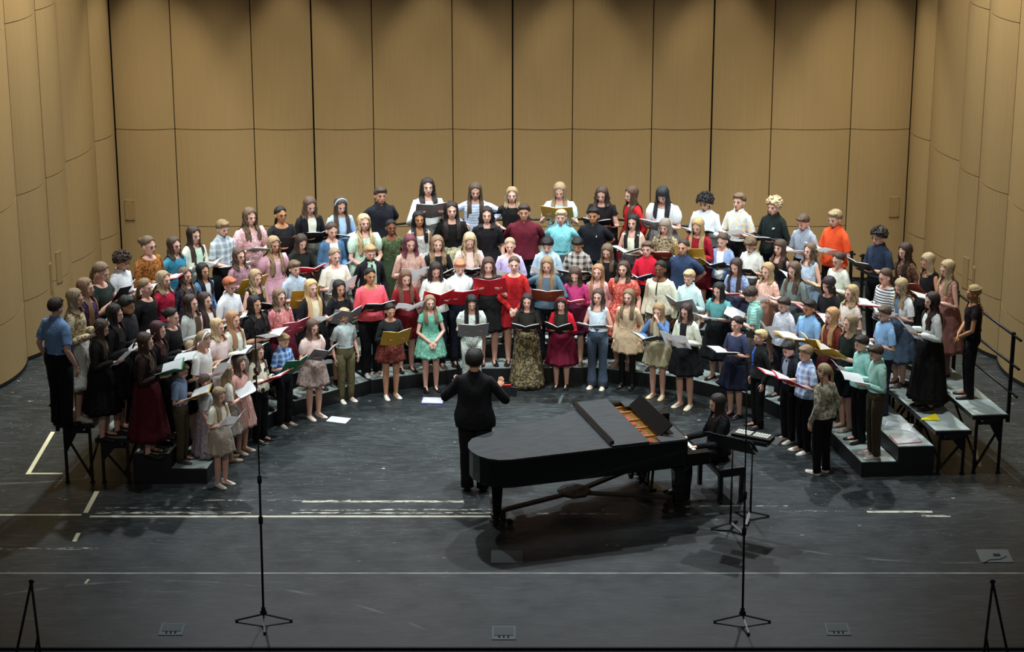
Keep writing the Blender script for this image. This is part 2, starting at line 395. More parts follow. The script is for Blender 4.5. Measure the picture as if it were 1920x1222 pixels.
# ============================================================ black tripod easels at the lower corners
def easel(x, y, h, mir, label):
    e = empty('tripod_easel', (x, y, -.03), 0, label, 'easel', 'black tripod easels at the lower corners')
    for dx, dy in ((-.30 * mir, -.16), (.10 * mir, -.18)): MB().tube([(0, 0, h), (dx, dy, .01)], .014, 8).build('leg', black_steel, e, True)
    MB().tube([(.05 * mir, -.09, h * .55), (-.14 * mir, .35, .01)], .012, 8).build('rear_leg', black_steel, e, True)
    MB().ball((0, 0, h), (.03, .02, .025)).build('hinge', black_steel, e)
easel(-4.93, -4.55, 1.25, 1, 'black tripod easel at the lower left corner')
easel(4.93, -4.55, 1.25, -1, 'black tripod easel at the lower right corner')
# ============================================================ grand piano
lacquer = mat('0b0c0e', .22, 0, .5, key='black_lacquer', coat=.3)
lid_mat = NT('satin_black_lid', .34, .5); lid_mat.col(lin('262b2e')); lid_mat.put(lid_mat.b.inputs['Roughness'], lid_mat.math('ADD', lid_mat.math('MULTIPLY', lid_mat.noise(5, 4, lid_mat.scale((1, 6, 1))), .2), .3))
brass = mat('c09a4c', .3, .9, key='brass'); gold = mat('b8863c', .35, .7, key='gold_plate'); ivory = mat('e4e0d4', .4, key='ivory')
PA = R(17.4)
P = empty('grand_piano', (2.125, -.015, 0), PA, 'black concert grand piano with closed lid, front flap folded back', 'piano')
# local frame: -x runs to the tail, +y to the treble side
def outline(g=0.0):
    pts = [(0 + g, -g), (-2.25, -g)]
    for k in range(1, 9):
        a = R(-90 - k * 20); pts.append((-2.25 + (.36 + g) * math.cos(a) * 1.0, .43 + (.43 + g) * math.sin(a)))
    pts[-1] = (-2.20, .90 + g)
    pts += [(-2.0, .985 + g), (-1.75, 1.03 + g), (-1.45, 1.09 + g), (-1.2, 1.19 + g), (-.95, 1.33 + g), (-.72, 1.45 + g), (-.45, 1.50 + g), (0 + g, 1.50 + g)]
    return pts
O_ = outline()
inner = [(-.14, .05), (-2.22, .05)] + [(-2.22 + .30 * math.cos(R(-90 - k * 20)), .42 + .36 * math.sin(R(-90 - k * 20))) for k in range(1, 9)] + \
        [(-2.0, .93), (-1.75, .98), (-1.45, 1.03), (-1.2, 1.13), (-.95, 1.27), (-.72, 1.39), (-.45, 1.44), (-.14, 1.44)]
rim = MB(); n = len(O_)
ov = [(x, y, z) for z in (.66, .985) for x, y in O_]; 
rim.add(ov, [(i, (i + 1) % n, n + (i + 1) % n, n + i) for i in range(n)])
rim.add([(x, y, z) for z in (.70, .985) for x, y in inner], [(len(inner) + i, len(inner) + (i + 1) % len(inner), (i + 1) % len(inner), i) for i in range(len(inner))])
tv = [(x, y, .985) for x, y in O_] + [(x, y, .985) for x, y in inner]; m_ = len(inner)
tri = []
def nearest(k, src, dst): return min(range(len(dst)), key=lambda j: (dst[j][0] - src[k][0]) ** 2 + (dst[j][1] - src[k][1]) ** 2)
assert m_ == n
rim.add(tv, [(i, (i + 1) % n, n + (i + 1) % n, n + i) for i in range(n)])
rim.add([(x, y, .66) for x, y in O_], [tuple(range(n - 1, -1, -1))])
rim.build('rim', lacquer, P)
MB().prism([(x * .96 - .03, .7 + (y - .7) * .86) for x, y in O_], .60, .662).build('bottom_frame', lacquer, P)
# cast plate and strings, seen through the open front
ck = [(p[0], p[1]) for p in inner]
MB().prism(ck, .895, .90).build('cast_plate', gold, P)
st = MB()
for k in range(60):
    y = .12 + k * .0215; st.bar((-.30, y, .925), (-1.1, y - .02 * (k < 30), .925), .004, .004)
st.build('strings', mat('d8c8a0', .3, .8), P)
for y in (.10, .38, .66, .94, 1.22, 1.40): MB().bar((-.26, y, .935), (-.62, y, .935), .028, .03).build('plate_bar', gold, P)
dm = MB()
for k in range(44): dm.box((-.52, .14 + k * .029, .945), (.045, .018, .03))
dm.build('dampers', lacquer, P)
for k in range(6): MB().box((-.40, .24 + k * .2, .932), (.05, .10, .012)).build('felt_strip', mat('a03a30', .9), P)
MB().box((-.22, .75, .91), (.16, 1.34, .05)).build('pin_block', gold, P)
tp = MB()
for a in range(3):
    for k in range(52): tp.tube([(-.17 - a * .035, .14 + k * .0245, .93), (-.17 - a * .035, .14 + k * .0245, .955)], .004, 5)
tp.build('tuning_pins', mat('b0aca0', .3, .9), P)
# lid: main board from hinge to tail, flap folded back on it
lid = [(-.50, -.015)] + [(x, y) for x, y in outline(.015) if x < -.5] + [(-.50, 1.515)]
MB().prism(lid, .99, 1.012).build('lid', lid_mat.m, P, bevel=.004)
flap = MB(); flap.box((-.735, .75, 1.026), (.47, 1.53, .020)); fo = flap.build('folded_flap', lid_mat.m, P, bevel=.004)
lp = MB(); lp.box((-.955, .75, 1.046), (.05, 1.42, .055)); lp.build('flap_lip', lacquer, fo, bevel=.006)
for k in range(9): MB().box((-.926, .15 + k * .15, 1.05), (.004, .02, .012)).build('hinge_stud', brass, fo)
hn = MB(); hn.tube([(-.505, -.01, 1.022), (-.505, 1.51, 1.022)], .006, 6); hn.build('hinge', brass, P)
# music desk leaning, shelf, key well
dk = MB(); M = Matrix.Rotation(R(-62), 3, 'Y')
dk.box((-.20, .76, 1.05), (.020, 1.10, .21), 0, Matrix.Rotation(R(50), 3, 'Y')); dk.build('music_desk', lacquer, P, bevel=.004)
MB().box((-.17, .12, .985), (.34, .20, .02)).build('desk_slide', lid_mat.m, P); MB().box((-.17, 1.38, .985), (.34, .20, .02)).build('desk_slide', lid_mat.m, P)
MB().box((-.045, .75, .975), (.09, 1.40, .03)).build('music_shelf', lid_mat.m, P)
MB().box((.0, .75, .86), (.025, 1.26, .20), 0, Matrix.Rotation(R(14), 3, 'Y')).build('fallboard', lacquer, P)
for y in (.06, 1.44): MB().prism([(-.02, y - .06), (.30, y - .06), (.30, y + .06), (-.02, y + .06)], .66, .80).build('key_block', lacquer, P, bevel=.01)
MB().box((.13, .75, .665), (.36, 1.50, .05)).build('key_bed', lacquer, P, bevel=.006)
wk = MB()
for k in range(52): wk.box((.155, .14 + k * .0235, .715), (.15, .0222, .022))
wk.build('white_keys', ivory, P)
bk = MB()
for k in range(52):
    if k % 7 in (0, 2, 3, 5, 6): bk.box((.12, .152 + k * .0235, .735), (.095, .011, .02))
bk.build('black_keys', lacquer, P)
for (x, y) in ((-.05, .16), (-.05, 1.34), (-2.30, .42)):
    lg = MB(); prof = [(.62, .11), (.60, .12), (.56, .075), (.50, .07), (.30, .06), (.14, .05), (.12, .065), (.10, .05)]
    for (z0, r0), (z1, r1) in zip(prof[:-1], prof[1:]):
        lg.grid([[(x + sx * r0, y + sy * r0, z0) for sx, sy in ((-1, -1), (1, -1), (1, 1), (-1, 1))], [(x + sx * r1, y + sy * r1, z1) for sx, sy in ((-1, -1), (1, -1), (1, 1), (-1, 1))]], True, True, True)
    l = lg.build('leg', lacquer, P, bevel=.008)
    wm = MB(); wm.tube([(x, y - .03, .045), (x, y + .03, .045)], .045, 14); wm.box((x, y, .09), (.05, .08, .03)); wm.build('caster', black_steel, l)
ly = MB()
for y in (.68, .82): ly.bar((-.16, y, .62), (-.20, y, .12), .03, .03)
ly.box((-.20, .75, .10), (.10, .26, .05)); ly.build('pedal_lyre', lacquer, P, bevel=.005)
for y in (.67, .75, .83): MB().box((-.11, y, .085), (.13, .022, .008)).build('pedal', brass, P)
ly2 = MB(); ly2.bar((-.20, .72, .15), (-.55, .72, .62), .012); ly2.bar((-.20, .78, .15), (-.55, .78, .62), .012); ly2.build('lyre_brace', brass, P)
# dolly under the piano
D = empty('piano_dolly', (2.125, -.015, 0), PA, 'low three-armed black dolly under the grand piano', 'dolly')
hub = (-1.20, .72); H8 = [(hub[0] + .21 * math.cos(R(22.5 + 45 * k)), hub[1] + .21 * math.sin(R(22.5 + 45 * k))) for k in range(8)]
dol = mat('221d1b', .5, 0, .4, key='dolly_steel')
MB().prism(H8, .165, .20).build('hub_plate', dol, D, bevel=.006)
bl = MB()
for k in range(6): bl.ball((hub[0] + .12 * math.cos(k * 1.05), hub[1] + .12 * math.sin(k * 1.05), .202), .014, 6, 5)
bl.build('hub_bolts', mat('6a625c', .3, .8), D)
for (x, y) in ((-.05, .16), (-.05, 1.34), (-2.30, .42)):
    d = Vector((x - hub[0], y - hub[1])); u = d.normalized(); s = Vector(hub) + u * .15; en = Vector((x, y)) - u * .10
    MB().bar((*s, .17), (*en, .17), .075, .035).build('arm', dol, D, bevel=.004)
    q = MB(); q.bar((*en, .185), (*en, .05), .06, .05); q.bar((*(en - u * .03), .05), (*(en + u * .16), .05), .10, .02); q.build('leg_cup', dol, D)
    for s2 in (-1, 1):
        nn = Vector((-u.y, u.x)) * .085 * s2; q = MB(); pp = en - u * .05 + nn
        q.tube([(pp.x - nn.x * .25, pp.y - nn.y * .25, .035), (pp.x + nn.x * .25, pp.y + nn.y * .25, .035)], .035, 12); q.build('wheel', black_steel, D)
# bench
Bn = empty('piano_bench', (2.60, .72, 0), PA, 'black padded piano bench under the seated pianist', 'bench')
MB().box((0, 0, .44), (.36, .78, .07)).build('seat', mat('121213', .5), Bn, bevel=.02)
MB().box((0, 0, .385), (.33, .74, .06)).build('apron', lacquer, Bn)
for sx in (-1, 1):
    for sy in (-1, 1): MB().box((sx * .14, sy * .34, .18), (.05, .05, .36)).build('leg', lacquer, Bn)
# music stands
def music_stand(x, y, rz, h, tilt, label, w=.50, dd=.32):
    e = empty('music_stand', (x, y, 0), rz, label, 'music stand')
    MB().tube([(0, 0, .06), (0, 0, h * .55)], .014, 8).build('lower_post', black_steel, e, True)
    MB().tube([(0, 0, h * .5), (0, 0, h - .02)], .009, 8).build('upper_post', black_steel, e, True)
    for k in range(3):
        a = R(-80 + 120 * k); MB().bar((0, 0, .085), (math.cos(a) * .24, math.sin(a) * .24, .012), .04, .012).build('foot', mat('35383a', .35, .4), e)
    M = Matrix.Rotation(tilt, 3, 'X')
    d = MB(); d.box((0, 0, h), (w, dd, .008), 0, M)
    lv = M @ Vector((0, -dd / 2, .025)); d.box((lv.x, lv.y, h + lv.z), (w, .006, .055), 0, M)
    for s in (-1, 1):
        cc = M @ Vector((s * (w / 2 + .04), .05, .0)); d.box((cc.x, cc.y, h + cc.z), (.08, dd * .7, .008), 0, M @ Matrix.Rotation(s * R(14), 3, 'Y'))
    d.build('desk', mat('1a1b1d', .45, 0, .5), e, bevel=.003); return e
music_stand(2.63, -.42, R(147), 1.10, R(50), 'empty black music stand in front of the pianist bench')
music_stand(2.90, -.10, R(-28), 1.04, R(3), 'black music stand with flat desk carrying a tray of white bars')
T = empty('chime_bar_tray', (2.90, -.10, 1.052), R(-28), 'dark tray with two rows of small white bars on flat music stand', 'tray')
MB().box((0, 0, .022), (.50, .17, .04)).build('tray', mat('15161a', .6), T, bevel=.004)
for g in (-1, 1):
    for r_ in range(2):
        for k in range(6): MB().box((g * .115 + (k - 2.5) * .033, (r_ - .5) * .07, .048), (.027, .06, .016)).build('white_bar', mat('d8d8cc', .5), T, bevel=.003)
S3 = music_stand(-.27, 1.52, R(185), 1.0, R(52), 'black music stand mostly hidden behind the conductor')
PEOPLE = """
-5.60|0.94|4|1.69|down|boy|3a2a20|half|6f8fb8||pants|15151a|l||5|1.15|1a1a1a|yaw=60|in light blue shirt and black trousers, at the far left end of top row
-5.41|1.21|4|1.72|hold|long|a08a60|long|d8cba8~floral8a6a3c||skirt,.55|cfd0c8|l|W|5||d8d8d8|ft=45|in cream floral blouse, holding a large white sheet on the far left
-5.34|1.64|4|1.72|down|long|9a7450|half|4a3358||skirt,.4|2a2233|l||0||222||in dark purple top on the left end of the top row
-5.25|2.09|4|1.80|high|tied|8a7050|short|26302c||pants|151518|l|K|20|1.15|1a1a1a||in loose dark green-black shirt, holding up a black folder on the left
-5.10|2.84|4|1.70|hold|curly|3c2c22|long|e4e8ec||pants|20222a|m|W|20||1a1a1a||in white button-up shirt beside rust brown sweater on the left
-4.81|3.35|4|1.76|hold|bun|6a543c|long|96602c~knit5c3614||skirt,.35|5a4020|l|P|5|1.15|222|glasses|in rust brown knitted sweater, back left
-4.53|3.83|4|1.60|down|long|4a382a|half|3f8fae||skirt,.45|2c6a88|l||0||222|glasses|in teal blue top, next to rust brown sweater
-4.32|4.20|4|1.64|hold|long|3a281e|long|dfe0d0|bcd8c4|pants|4a4038|l|W|5||222||in cream cardigan over mint top, back left
-3.98|4.60|4|1.62|low|boy|8a7048|half|8fa2b0~plaidd8e0e4||pants|15161c|l|W|15||222||in grey blue plaid shirt, back left
-3.63|4.90|4|1.70|hold|wavy|6a5038|puff|c89aa0~florale8c8c8||dress,.45|c89aa0~florale8c8c8|l|S|5|1.1|222||in pink floral puff-sleeved dress, top row left
-3.23|5.24|4|1.62|hold|tied|1e1a18|short|1e1e20||skirt,.4|4a4846|t|K|0|1.1|222|glasses;ft=75|in black t-shirt, holding a binder against the chest, top row left
-2.86|5.56|4|1.68|hold|long|5e4634|long|18181c|d8dccc|skirt,.4|55554c|l|K|20||222|ft=45|in black cardigan over pale blouse, top row left
-2.44|5.75|4|1.62|hold|long|4e3a2c|long|a4c4e4||skirt,.4|35506e|l|N|20||222|headband=a8c8ec|in light blue sweater and light blue headband
-1.87|5.97|4|1.70|behind|boy|4a3626|half|1c1e26||pants|14151a|m||-2|1.05|151515||in black button-up shirt, empty hands behind, top row
-1.21|6.22|4|1.76|high|wavy|2e2420|long|e8ece8||skirt,.5|5c5c58|l|S|0|1.1|222|ft=55|in white v-neck blouse, tallest in top row
-0.53|6.29|4|1.68|hips|long|54402e|long|ccd8e8~stripea0b4d0||pants|c8d0dc|l||12||222||in pale blue striped shirt with hands on hips
-0.00|6.31|4|1.60|one|long|a08458|half|1c1c1c||pants|141414|l||2||1a1a1a||in black off-shoulder top, hand on hip, top row centre
0.69|6.32|4|1.68|high|long|9a8058|puff|bcdcdc||skirt,.5|a8ccd0|l|Y|20||ddd||in pale aqua dress, reading a gold and black folder held high
1.30|6.34|4|1.62|hold|wavy|4a342a|short|1a1618||skirt,.6|15131a|l|K|20|1.1|222||in black dress with open neckline, top row
1.73|6.23|4|1.64|down|long|5a3c28|long|b01c22||skirt,.5|8a1418|l||10||222|yaw=-45|in shiny red blouse, turned sideways, top row
2.17|6.09|4|1.70|hold|bangs|20262c|puff|dfe8ec||skirt,.5|7a7878|l|S|28|1.05|222|ft=40|in white puff-sleeved blouse with blue-black hair
2.76|5.90|4|1.62|hold|afro|1c1818|long|d8e0e4||pants|1a1a20|m|K|18|1.05|222||in white shirt with big curly black hair
3.21|5.72|4|1.68|hold|boy|6e5638|half|c8d0dc~plaide8dcb0||pants|1c1a1c|l|W|2||222||in white and blue plaid short-sleeved shirt, top row right
3.67|5.36|4|1.72|hold|mop|ceb480|long|1a2222||pants|151618|l|K|5||222|ft=25;logo=2|in black shirt with shaggy blond hair, top row right
4.07|5.06|4|1.58|hold|boy|5a4430|half|98a4b4||pants|241a1a|l|W|25||222||in grey blue polo, top row right
4.46|4.76|4|1.72|hold|boy|a08a5c|half|e8562c||pants|2a1c1c|l|W|15||222||in bright orange collared shirt
4.97|4.08|4|1.66|hold|curly|2a221e|half|283448||pants|101216|l|K|15|1.1|222|glasses;ft=45|in navy shirt, back right, holding a wide black folder
5.26|3.64|4|1.58|down|wavy|3c281e|half|4c3428~floral8a6a50||skirt,.45|3c281e|l||10||222||in brown patterned dress, back right corner
5.51|3.25|4|1.56|hold|long|b0986a|tank|18181a||skirt,.5|18181a|m|B|20||222|ft=50|in black strappy top, back right, holding a brown folder
5.68|2.80|4|1.60|hold|long|b89c68|tank|b07c6c~florald0a898||dress,.62|8a5c54|l|W|15||222|tights=6a4a44|in dusty rose sleeveless dress, top row far right
5.87|1.99|4|1.52|clasp|braid|b89a5c|short|241c20||pants|141216|t||5||1a1a1a|yaw=-15|in black t-shirt and black trousers with blond braids
-2.53|5.23|3|1.60|low|tied|4e382a|long|4c6c8c~denim|d8d8d8|pants|3a4656|l|W|15||222||in denim jacket, third row left
-2.08|5.40|3|1.66|clasp|wavy|d0ac70|puff|b4d4bc~floraldce8d4||dress,.5|b4d4bc~floraldce8d4|l||0|1.05|ddd||in pale green floral dress with puff sleeves
-1.71|5.54|3|1.54|down|tied|16120f|short|3e4c34~floral5a6a48||dress,.6|36442e|k||0||222||in dark olive green dress, third row
-1.32|5.69|3|1.62|down|long|14110f|tank|dce0dc~floralb8bcb8||dress,.5|d8dcd8|t||-3||ddd||in white sleeveless ruffled dress
-0.86|5.83|3|1.72|down|long|2a1c18|half|141416||skirt,.7|c8c4a0~floral8a8a68|l||-3|1.05|222||in black v-neck top and pale patterned skirt
-0.36|5.84|3|1.64|down|wavy|241814|half|18161a||skirt,.5|141416|l||0|1.05|222||in black low-neck dress, arms down, third row centre
0.17|5.85|3|1.68|behind|boy|3e2c20|long|5c1a28||pants|151518|m||0|1.2|151515||in maroon button-up shirt
0.70|5.87|3|1.60|behind|boy|d0b488|long|82ccd4||pants|4a5058|l||0|1.05|222||in light aqua dress shirt
1.16|5.88|3|1.62|behind|boy|15130f|half|16191f||pants|141518|t||0|1.05|151515|logo=1|in black polo shirt with small chest logo
1.72|5.75|3|1.56|hold|long|1c1614|tank|dcd8c0||skirt,.5|5c5858|l|K|8||222||in cream sleeveless top, third row, reading a black folder
2.17|5.61|3|1.54|hold|bangs|8c7c6c|half|a89878~leopard3c3020||skirt,.4|2a2a2a|l|B|10||222|ft=40|in leopard print blouse
2.63|5.46|3|1.60|hold|long|b49458|long|8e1828||skirt,.4|641420|l|Y|18||222|ft=65|in dark red cardigan holding a tan folder up
2.97|5.33|3|1.42|hold|bun|54402e|long|90a8d0|e4ece8|pants|1c1e28|l|K|20||222|ft=30|in light blue cardigan over white top
3.35|5.04|3|1.46|hold|short|6c5438|half|e8ece4||pants|64605c|l|K|28||222|ft=35|in plain white t-shirt, third row right
3.70|4.76|3|1.48|down|bangs|4e3828|tank|14161e||dress,.5|14161e|l||0||222||in black sleeveless dress, third row right
4.08|4.47|3|1.52|hold|wavy|6a5440|tank|a8c0d4~floralc8d8e8||dress,.6|98b0c8|l|W|0||222|yaw=-5|in pale blue sleeveless dress, third row right
4.43|4.07|3|1.52|hold|bun|4a342a|long|dce0d4||skirt,.4|8a8880|l|Y|15||222|glasses|in cream knitted top, hair tied back, third row right
4.95|3.27|3|1.54|hold|tied|54402e|long|d8dcdc~stripe30343c||pants|16161a|l|R|15||222|glasses|in black and white striped top, reading a red folder
5.14|2.99|3|1.50|hold|wavy|b09868|half|e0e4e4|5c7088|skirt,.6|4c5c70|l|W|22||55504a||in white tee under denim pinafore
5.37|2.12|3|1.58|hold|wavy|3a2820|long|e0e4e0||skirt,.85|151513|l|W|8||3a2a20|ft=50|in white top and long black skirt, far right
-2.94|4.89|3|1.54|hold|long|3c2a20|long|1e201e||skirt,.4|241a1a|l|R|22||222||in black cardigan, third row left, reading a red folder
-3.28|4.60|3|1.58|down|wavy|a08458|puff|d8a8b4||dress,.55|cf9fac|m||5|1.1|222||in pale pink puff-sleeved dress, hands down
-3.71|4.23|3|1.52|hold|wavy|5a4232|long|a88490~floral7c5c68||skirt,.5|5a4048|l|Y|0||222|glasses;ft=60|in mauve floral blouse with glasses, third row left
-4.13|3.61|3|1.50|down|long|1a1616|long|5c84b0~denim|d0d8e0|skirt,.4|2c3a50|m||0||222||in light denim jacket with black hair, left side
-4.32|3.29|3|1.54|down|wavy|6a5440|half|2e2e38~floral5a5a68||skirt,.5|24242c|l||0||222||in dark floral blouse, left side
-4.55|2.88|3|1.62|down|long|a08860|half|b02440||pants|3c5878|l||0||222||in crimson short-sleeved blouse, left side
-4.72|2.44|3|1.66|down|tied|8a7048|long|1c1c1e||pants|16161a|l||0||222|bow=17151a|in black blouse with black hair bow, left side
-4.86|1.72|3|1.66|hold|short|1e1a1a|long|222224||pants|16161a|t|W|5|1.1|222|glasses|in black shirt and glasses, left side
-4.94|1.27|3|1.70|hold|long|241c18|long|1a1a18||skirt,.5|16161a|l|W|5||222||in black dress with straight dark hair, left side
-5.10|1.05|3|1.58|hold|long|4c382a|long|1a1818|9a8460|skirt,.6|14141a|l|W|20||222|ft=45|in black cardigan over tan top, front left end
-2.45|4.70|2|1.58|hold|tied|9a805c|half|e4e0d0||pants|8a8878|l|W|5|1.05|222|ft=60|in cream t-shirt, holding a curled sheet, left of centre
-1.98|4.95|2|1.56|down|boy|b08c54|long|18181e|a8ccb0|pants|18181e|l||10|1.1|222|ft=38|in black jacket over green patterned shirt
-1.43|5.16|2|1.64|hold|wavy|6c2838|long|c8a494~floralb08c84||dress,.6|c0988c|l|W|12||222|ft=50|in dusty pink dress with red-purple hair
-1.05|5.30|2|1.58|hold|wavy|8c6c48|long|1a1a1a||skirt,.6|18181a|l|K|5||222||in black sweater, second step left of centre
-0.60|5.38|2|1.62|hold|wavy|c8a878|long|dcc4bc||skirt,.5|2a2426|l|K|25||222||in pale blush sweater with long blond hair
-0.03|5.39|2|1.52|hold|tied|b89870|long|c0b4d8||skirt,.5|7c7494|l|W|5||222||in lilac cardigan
0.50|5.41|2|1.54|hold|short|14120f|long|a8bcc8||pants|2a2e38|l|W|25||222||in grey blue dress shirt, head bowed, centre right
0.93|5.42|2|1.54|hold|boy|14120f|long|b4acA4~plaid3a3634||pants|28242a|t|K|22||222||in brown and white plaid shirt
1.35|5.39|2|1.44|down|long|6a543c|long|1c2020||skirt,.4|1a1c1c|l||20||222||in black turtleneck, head bowed
1.90|5.21|2|1.52|hold|boy|5e4430|half|c41c34||pants|20202a|l|N|0||222||in bright red shirt, holding a navy folder
2.39|5.05|2|1.60|behind|buzz|3c2e24|half|2c3c58||pants|1c202c|m||0|1.1|222|ft=55|in navy blue short-sleeved shirt, arms behind
3.11|4.64|2|1.46|hold|long|3c2a24|half|94a8cc~floral6478a4||skirt,.5|3c4660|l|R|18||222||in blue patterned top under pale blue jacket
3.50|4.34|2|1.48|hold|long|b08c58|long|d8a490~florale8d0c0||skirt,.45|c89480|l|W|5||222||in peach floral blouse, right side
3.84|4.08|2|1.58|hold|wavy|5e4834|half|74807c||skirt,.45|5c6464|l|W|15||222||in sage grey t-shirt
4.24|3.53|2|1.54|hold|bob|2c1c24|long|1a1a1c||skirt,.45|1a1a1c|l|P|12||222||in black sheer dress with dark purple bob
4.48|3.16|2|1.54|hold|wavy|b49860|short|e0d4c8||skirt,.45|b8a898|l|W|0||222||in off-white blouse with wavy blond hair, right side
4.83|2.43|2|1.50|hold|boy|5a4634|half|8cb4dc||pants|2a3040|l|W|10||222|glasses|in light blue shirt and glasses, far right
-2.97|4.26|2|1.54|hold|boy|6c5438|half|a8b8c8||pants|2c3444|l|Y|5||222|ft=70|in grey blue collared shirt, holding a bright yellow folder
-3.46|3.84|2|1.54|hold|wavy|a88c5c|tank|16161a||dress,.5|16161a|l|K|5||222||in black sleeveless dress, left side
-3.76|3.34|2|1.60|hold|boy|b85a24|half|e4e8ec||pants|20202a|l|K|15||222|glasses|in white dress shirt with bright ginger hair, left side
-4.17|2.63|2|1.58|hold|long|3a281e|long|b8bcb8|4c382c|pants|201c1c|l|W|0||222||in grey long sleeves under brown vest
-4.02|2.90|2|1.52|down|long|3a2a20|half|5c1a30|e0d8d0|skirt,.45|3c1420|l||0||222||in maroon top with white lace collar
-4.34|1.97|2|1.62|hold|bun|221c1a|long|1a1a1c||skirt,.5|161618|l|W|8||222||in black long-sleeved top, dark hair pinned up
-4.44|1.44|2|1.62|hold|wavy|4c1c20|long|1a1c1c||skirt,.8|141616|l|W|5||222||in black dress with dark red hair
-4.53|0.99|2|1.62|hold|wavy|4c3422|long|2a1c1c||skirt,.75|4c1420|l|G|5||222||in brown top and maroon velvet skirt
-3.11|3.54|1|1.56|hold|wavy|7c6044|long|bc6c70~florale0a8a4||skirt,.45|6a2030|l|P|0||222|glasses;ft=55|in red and pink floral blouse, left of centre
-2.71|3.89|1|1.58|hold|long|d0ac68|half|18181c|d8ccb0|skirt,.5|18181c|l|W|0||222||in black top with beaded collar and straight blond hair
-2.36|4.18|1|1.48|hold|long|201a18|half|18181c||skirt,.55|18181c|m|S|5||222|ft=55|in black dress, grey folder, left of centre
-1.95|4.47|1|1.56|hold|tied|18120f|long|e05c68||pants|15151c|t|K|0|1.15|eee|ft=38|in coral pink long-sleeved shirt
-1.48|4.65|1|1.48|hold|long|6a442c|long|781c20||skirt,.42|681820|l|W|10||222||in dark red long-sleeved dress
-1.07|4.81|1|1.56|hold|long|2c1e18|long|dce0d8||pants|262a38|l|R|22||8a7a68|ft=50|in white long-sleeved blouse, left of conductor
-0.73|4.92|1|1.56|hold|boy|c0743c|half|e0e8e8||pants|141a26|l|R|20||2a2220|ft=55|in white polo shirt with ginger hair, behind red folder
-0.33|4.93|1|1.58|high|long|4c3226|half|2a2426||skirt,.45|161618|l|R|15||1a1a28|ft=62|in dark dress, behind a large bright red folder
0.03|4.94|1|1.58|clasp|bun|5c4030|long|b02424|a01820|dress,.4|8c1820|l||0||33302c||in red mesh long-sleeved dress
0.49|4.95|1|1.58|one|long|907048|long|4c6878~denim|586878|pants|1a2028|l|B|12||222||in dark denim jacket, holding a rust brown folder
0.89|4.96|1|1.44|hold|wavy|4c3424|long|b83c74||skirt,.45|5a2038|l|P|22||a08c78||in magenta cardigan
1.20|4.96|1|1.46|down|long|a87444|long|d8a4a4||pants|5a4c48|l||0||c8b8a8||in pink long-sleeved top with strawberry hair
1.55|4.85|1|1.54|down|wavy|4c3424|puff|c8483c~florale08c7c||dress,.5|c04438~florale08c7c|l||0|1.05|b09c84||in orange-red floral dress
2.05|4.68|1|1.60|down|tied|1e1816|long|e0dcc4||pants|6a6454|k||0|1.1|222|tie=1a1a1a|in cream blouse with long black neck ribbon
2.45|4.55|1|1.52|hold|boy|c0a070|long|c8e0e0||pants|d0ccb8|l|S|12||ddd|ft=50|in pale mint shirt, holding a brown-grey folder
2.84|4.28|1|1.42|hold|long|14120f|puff|5c9c9c||skirt,.6|1c2226|l|W|15||222||in teal puff-sleeved top with long black hair
3.29|3.93|1|1.48|hold|short|3c2c24|half|7cb4ac~stripea8d0c4||pants|4a4640|l|K|35||222|yaw=-60|in aqua striped shirt, head bent over folder
3.66|3.59|1|1.44|hold|boy|3a2c24|long|ccd0d8~floralb0b4c0||pants|2c2c38|l|W|15||222|glasses;ft=55|in pale grey patterned shirt and glasses
3.94|3.15|1|1.54|hold|boy|14120f|half|80acd8||pants|2c4450|t|Y|5|1.1|222|glasses|in sky blue shirt and glasses, right side
4.19|2.76|1|1.56|hold|long|c09050|half|6a2c24||dress,.5|4c1c1c|l|Y|5||222|ft=55|in rust velvet off-shoulder dress
4.37|2.39|1|1.58|hold|long|8c7450|half|18201c||dress,.45|14181a|l|Y|0||7c7468|ft=35|in black v-neck dress, right side
4.48|1.95|1|1.46|hold|boy|2c2018|long|98d0c8||pants|14161c|l|W|12||1a1a1a|ft=50|in mint green dress shirt and black trousers
4.60|1.43|1|1.52|hold|boy|4c3c2c|long|a4d0c4||pants|4c4434|l|W|20||d8d4cc||in mint green dress shirt and olive trousers
-3.39|3.07|1|1.62|hold|wavy|1c1614|half|151518||skirt,.6|131316|m|W|0|1.05|222||in black v-neck dress with dark curly hair, left side
-3.63|2.65|1|1.54|hold|long|b07c48|long|d8dcd0||skirt,.45|b8b8a8|l|W|0||222||in cream sweater with strawberry blond hair
-3.80|2.36|1|1.54|hold|long|c8a870|puff|e0ccc8||skirt,.45|c8b4b0|l|K|0||222||in pale pink and white dress, left side
-3.93|1.71|1|1.60|hold|tied|a88c5c|half|e4e4e0||pants|2a2a30|l|W|20||222|headband=f0f0f0;ft=55|in white shirt and white headband
-4.11|1.96|1|1.38|hold|wavy|a08460|half|26221e||skirt,.45|1c1c1c|l|Y|10||222|ft=60|in dark brown top, reading a gold folder, left side
-4.17|1.26|1|1.34|hold|boy|8c7444|half|7c90b0||pants|4c4634|l|Y|25||3c3c44||in slate blue t-shirt and olive trousers
-3.65|0.95|0|1.32|hold|long|a08460|half|dcd8c4||dress,.42|b0a498|l|W|12||f0ece4|yaw=-25;ft=48|in cream dress with white sandals, nearest at front left
-3.88|1.48|0|1.30|down|tied|5c4434|half|c0c8d0||dress,.7|a898a4~floral8a7c90|l||5||222|bow=9a6ad8;yaw=35|in pale print long dress with purple hair bow
-3.64|1.79|0|1.32|hold|long|a88c60|half|e0dcd0||skirt,.5|9a9088|l|W|5||b8a890|yaw=45|in white blouse, seen from behind front left
-3.51|2.07|0|1.33|down|long|4c3428|half|d8a49c||dress,.52|cf9890~stripee8c0b4|l||5||c8b8a8||in satin pink striped dress
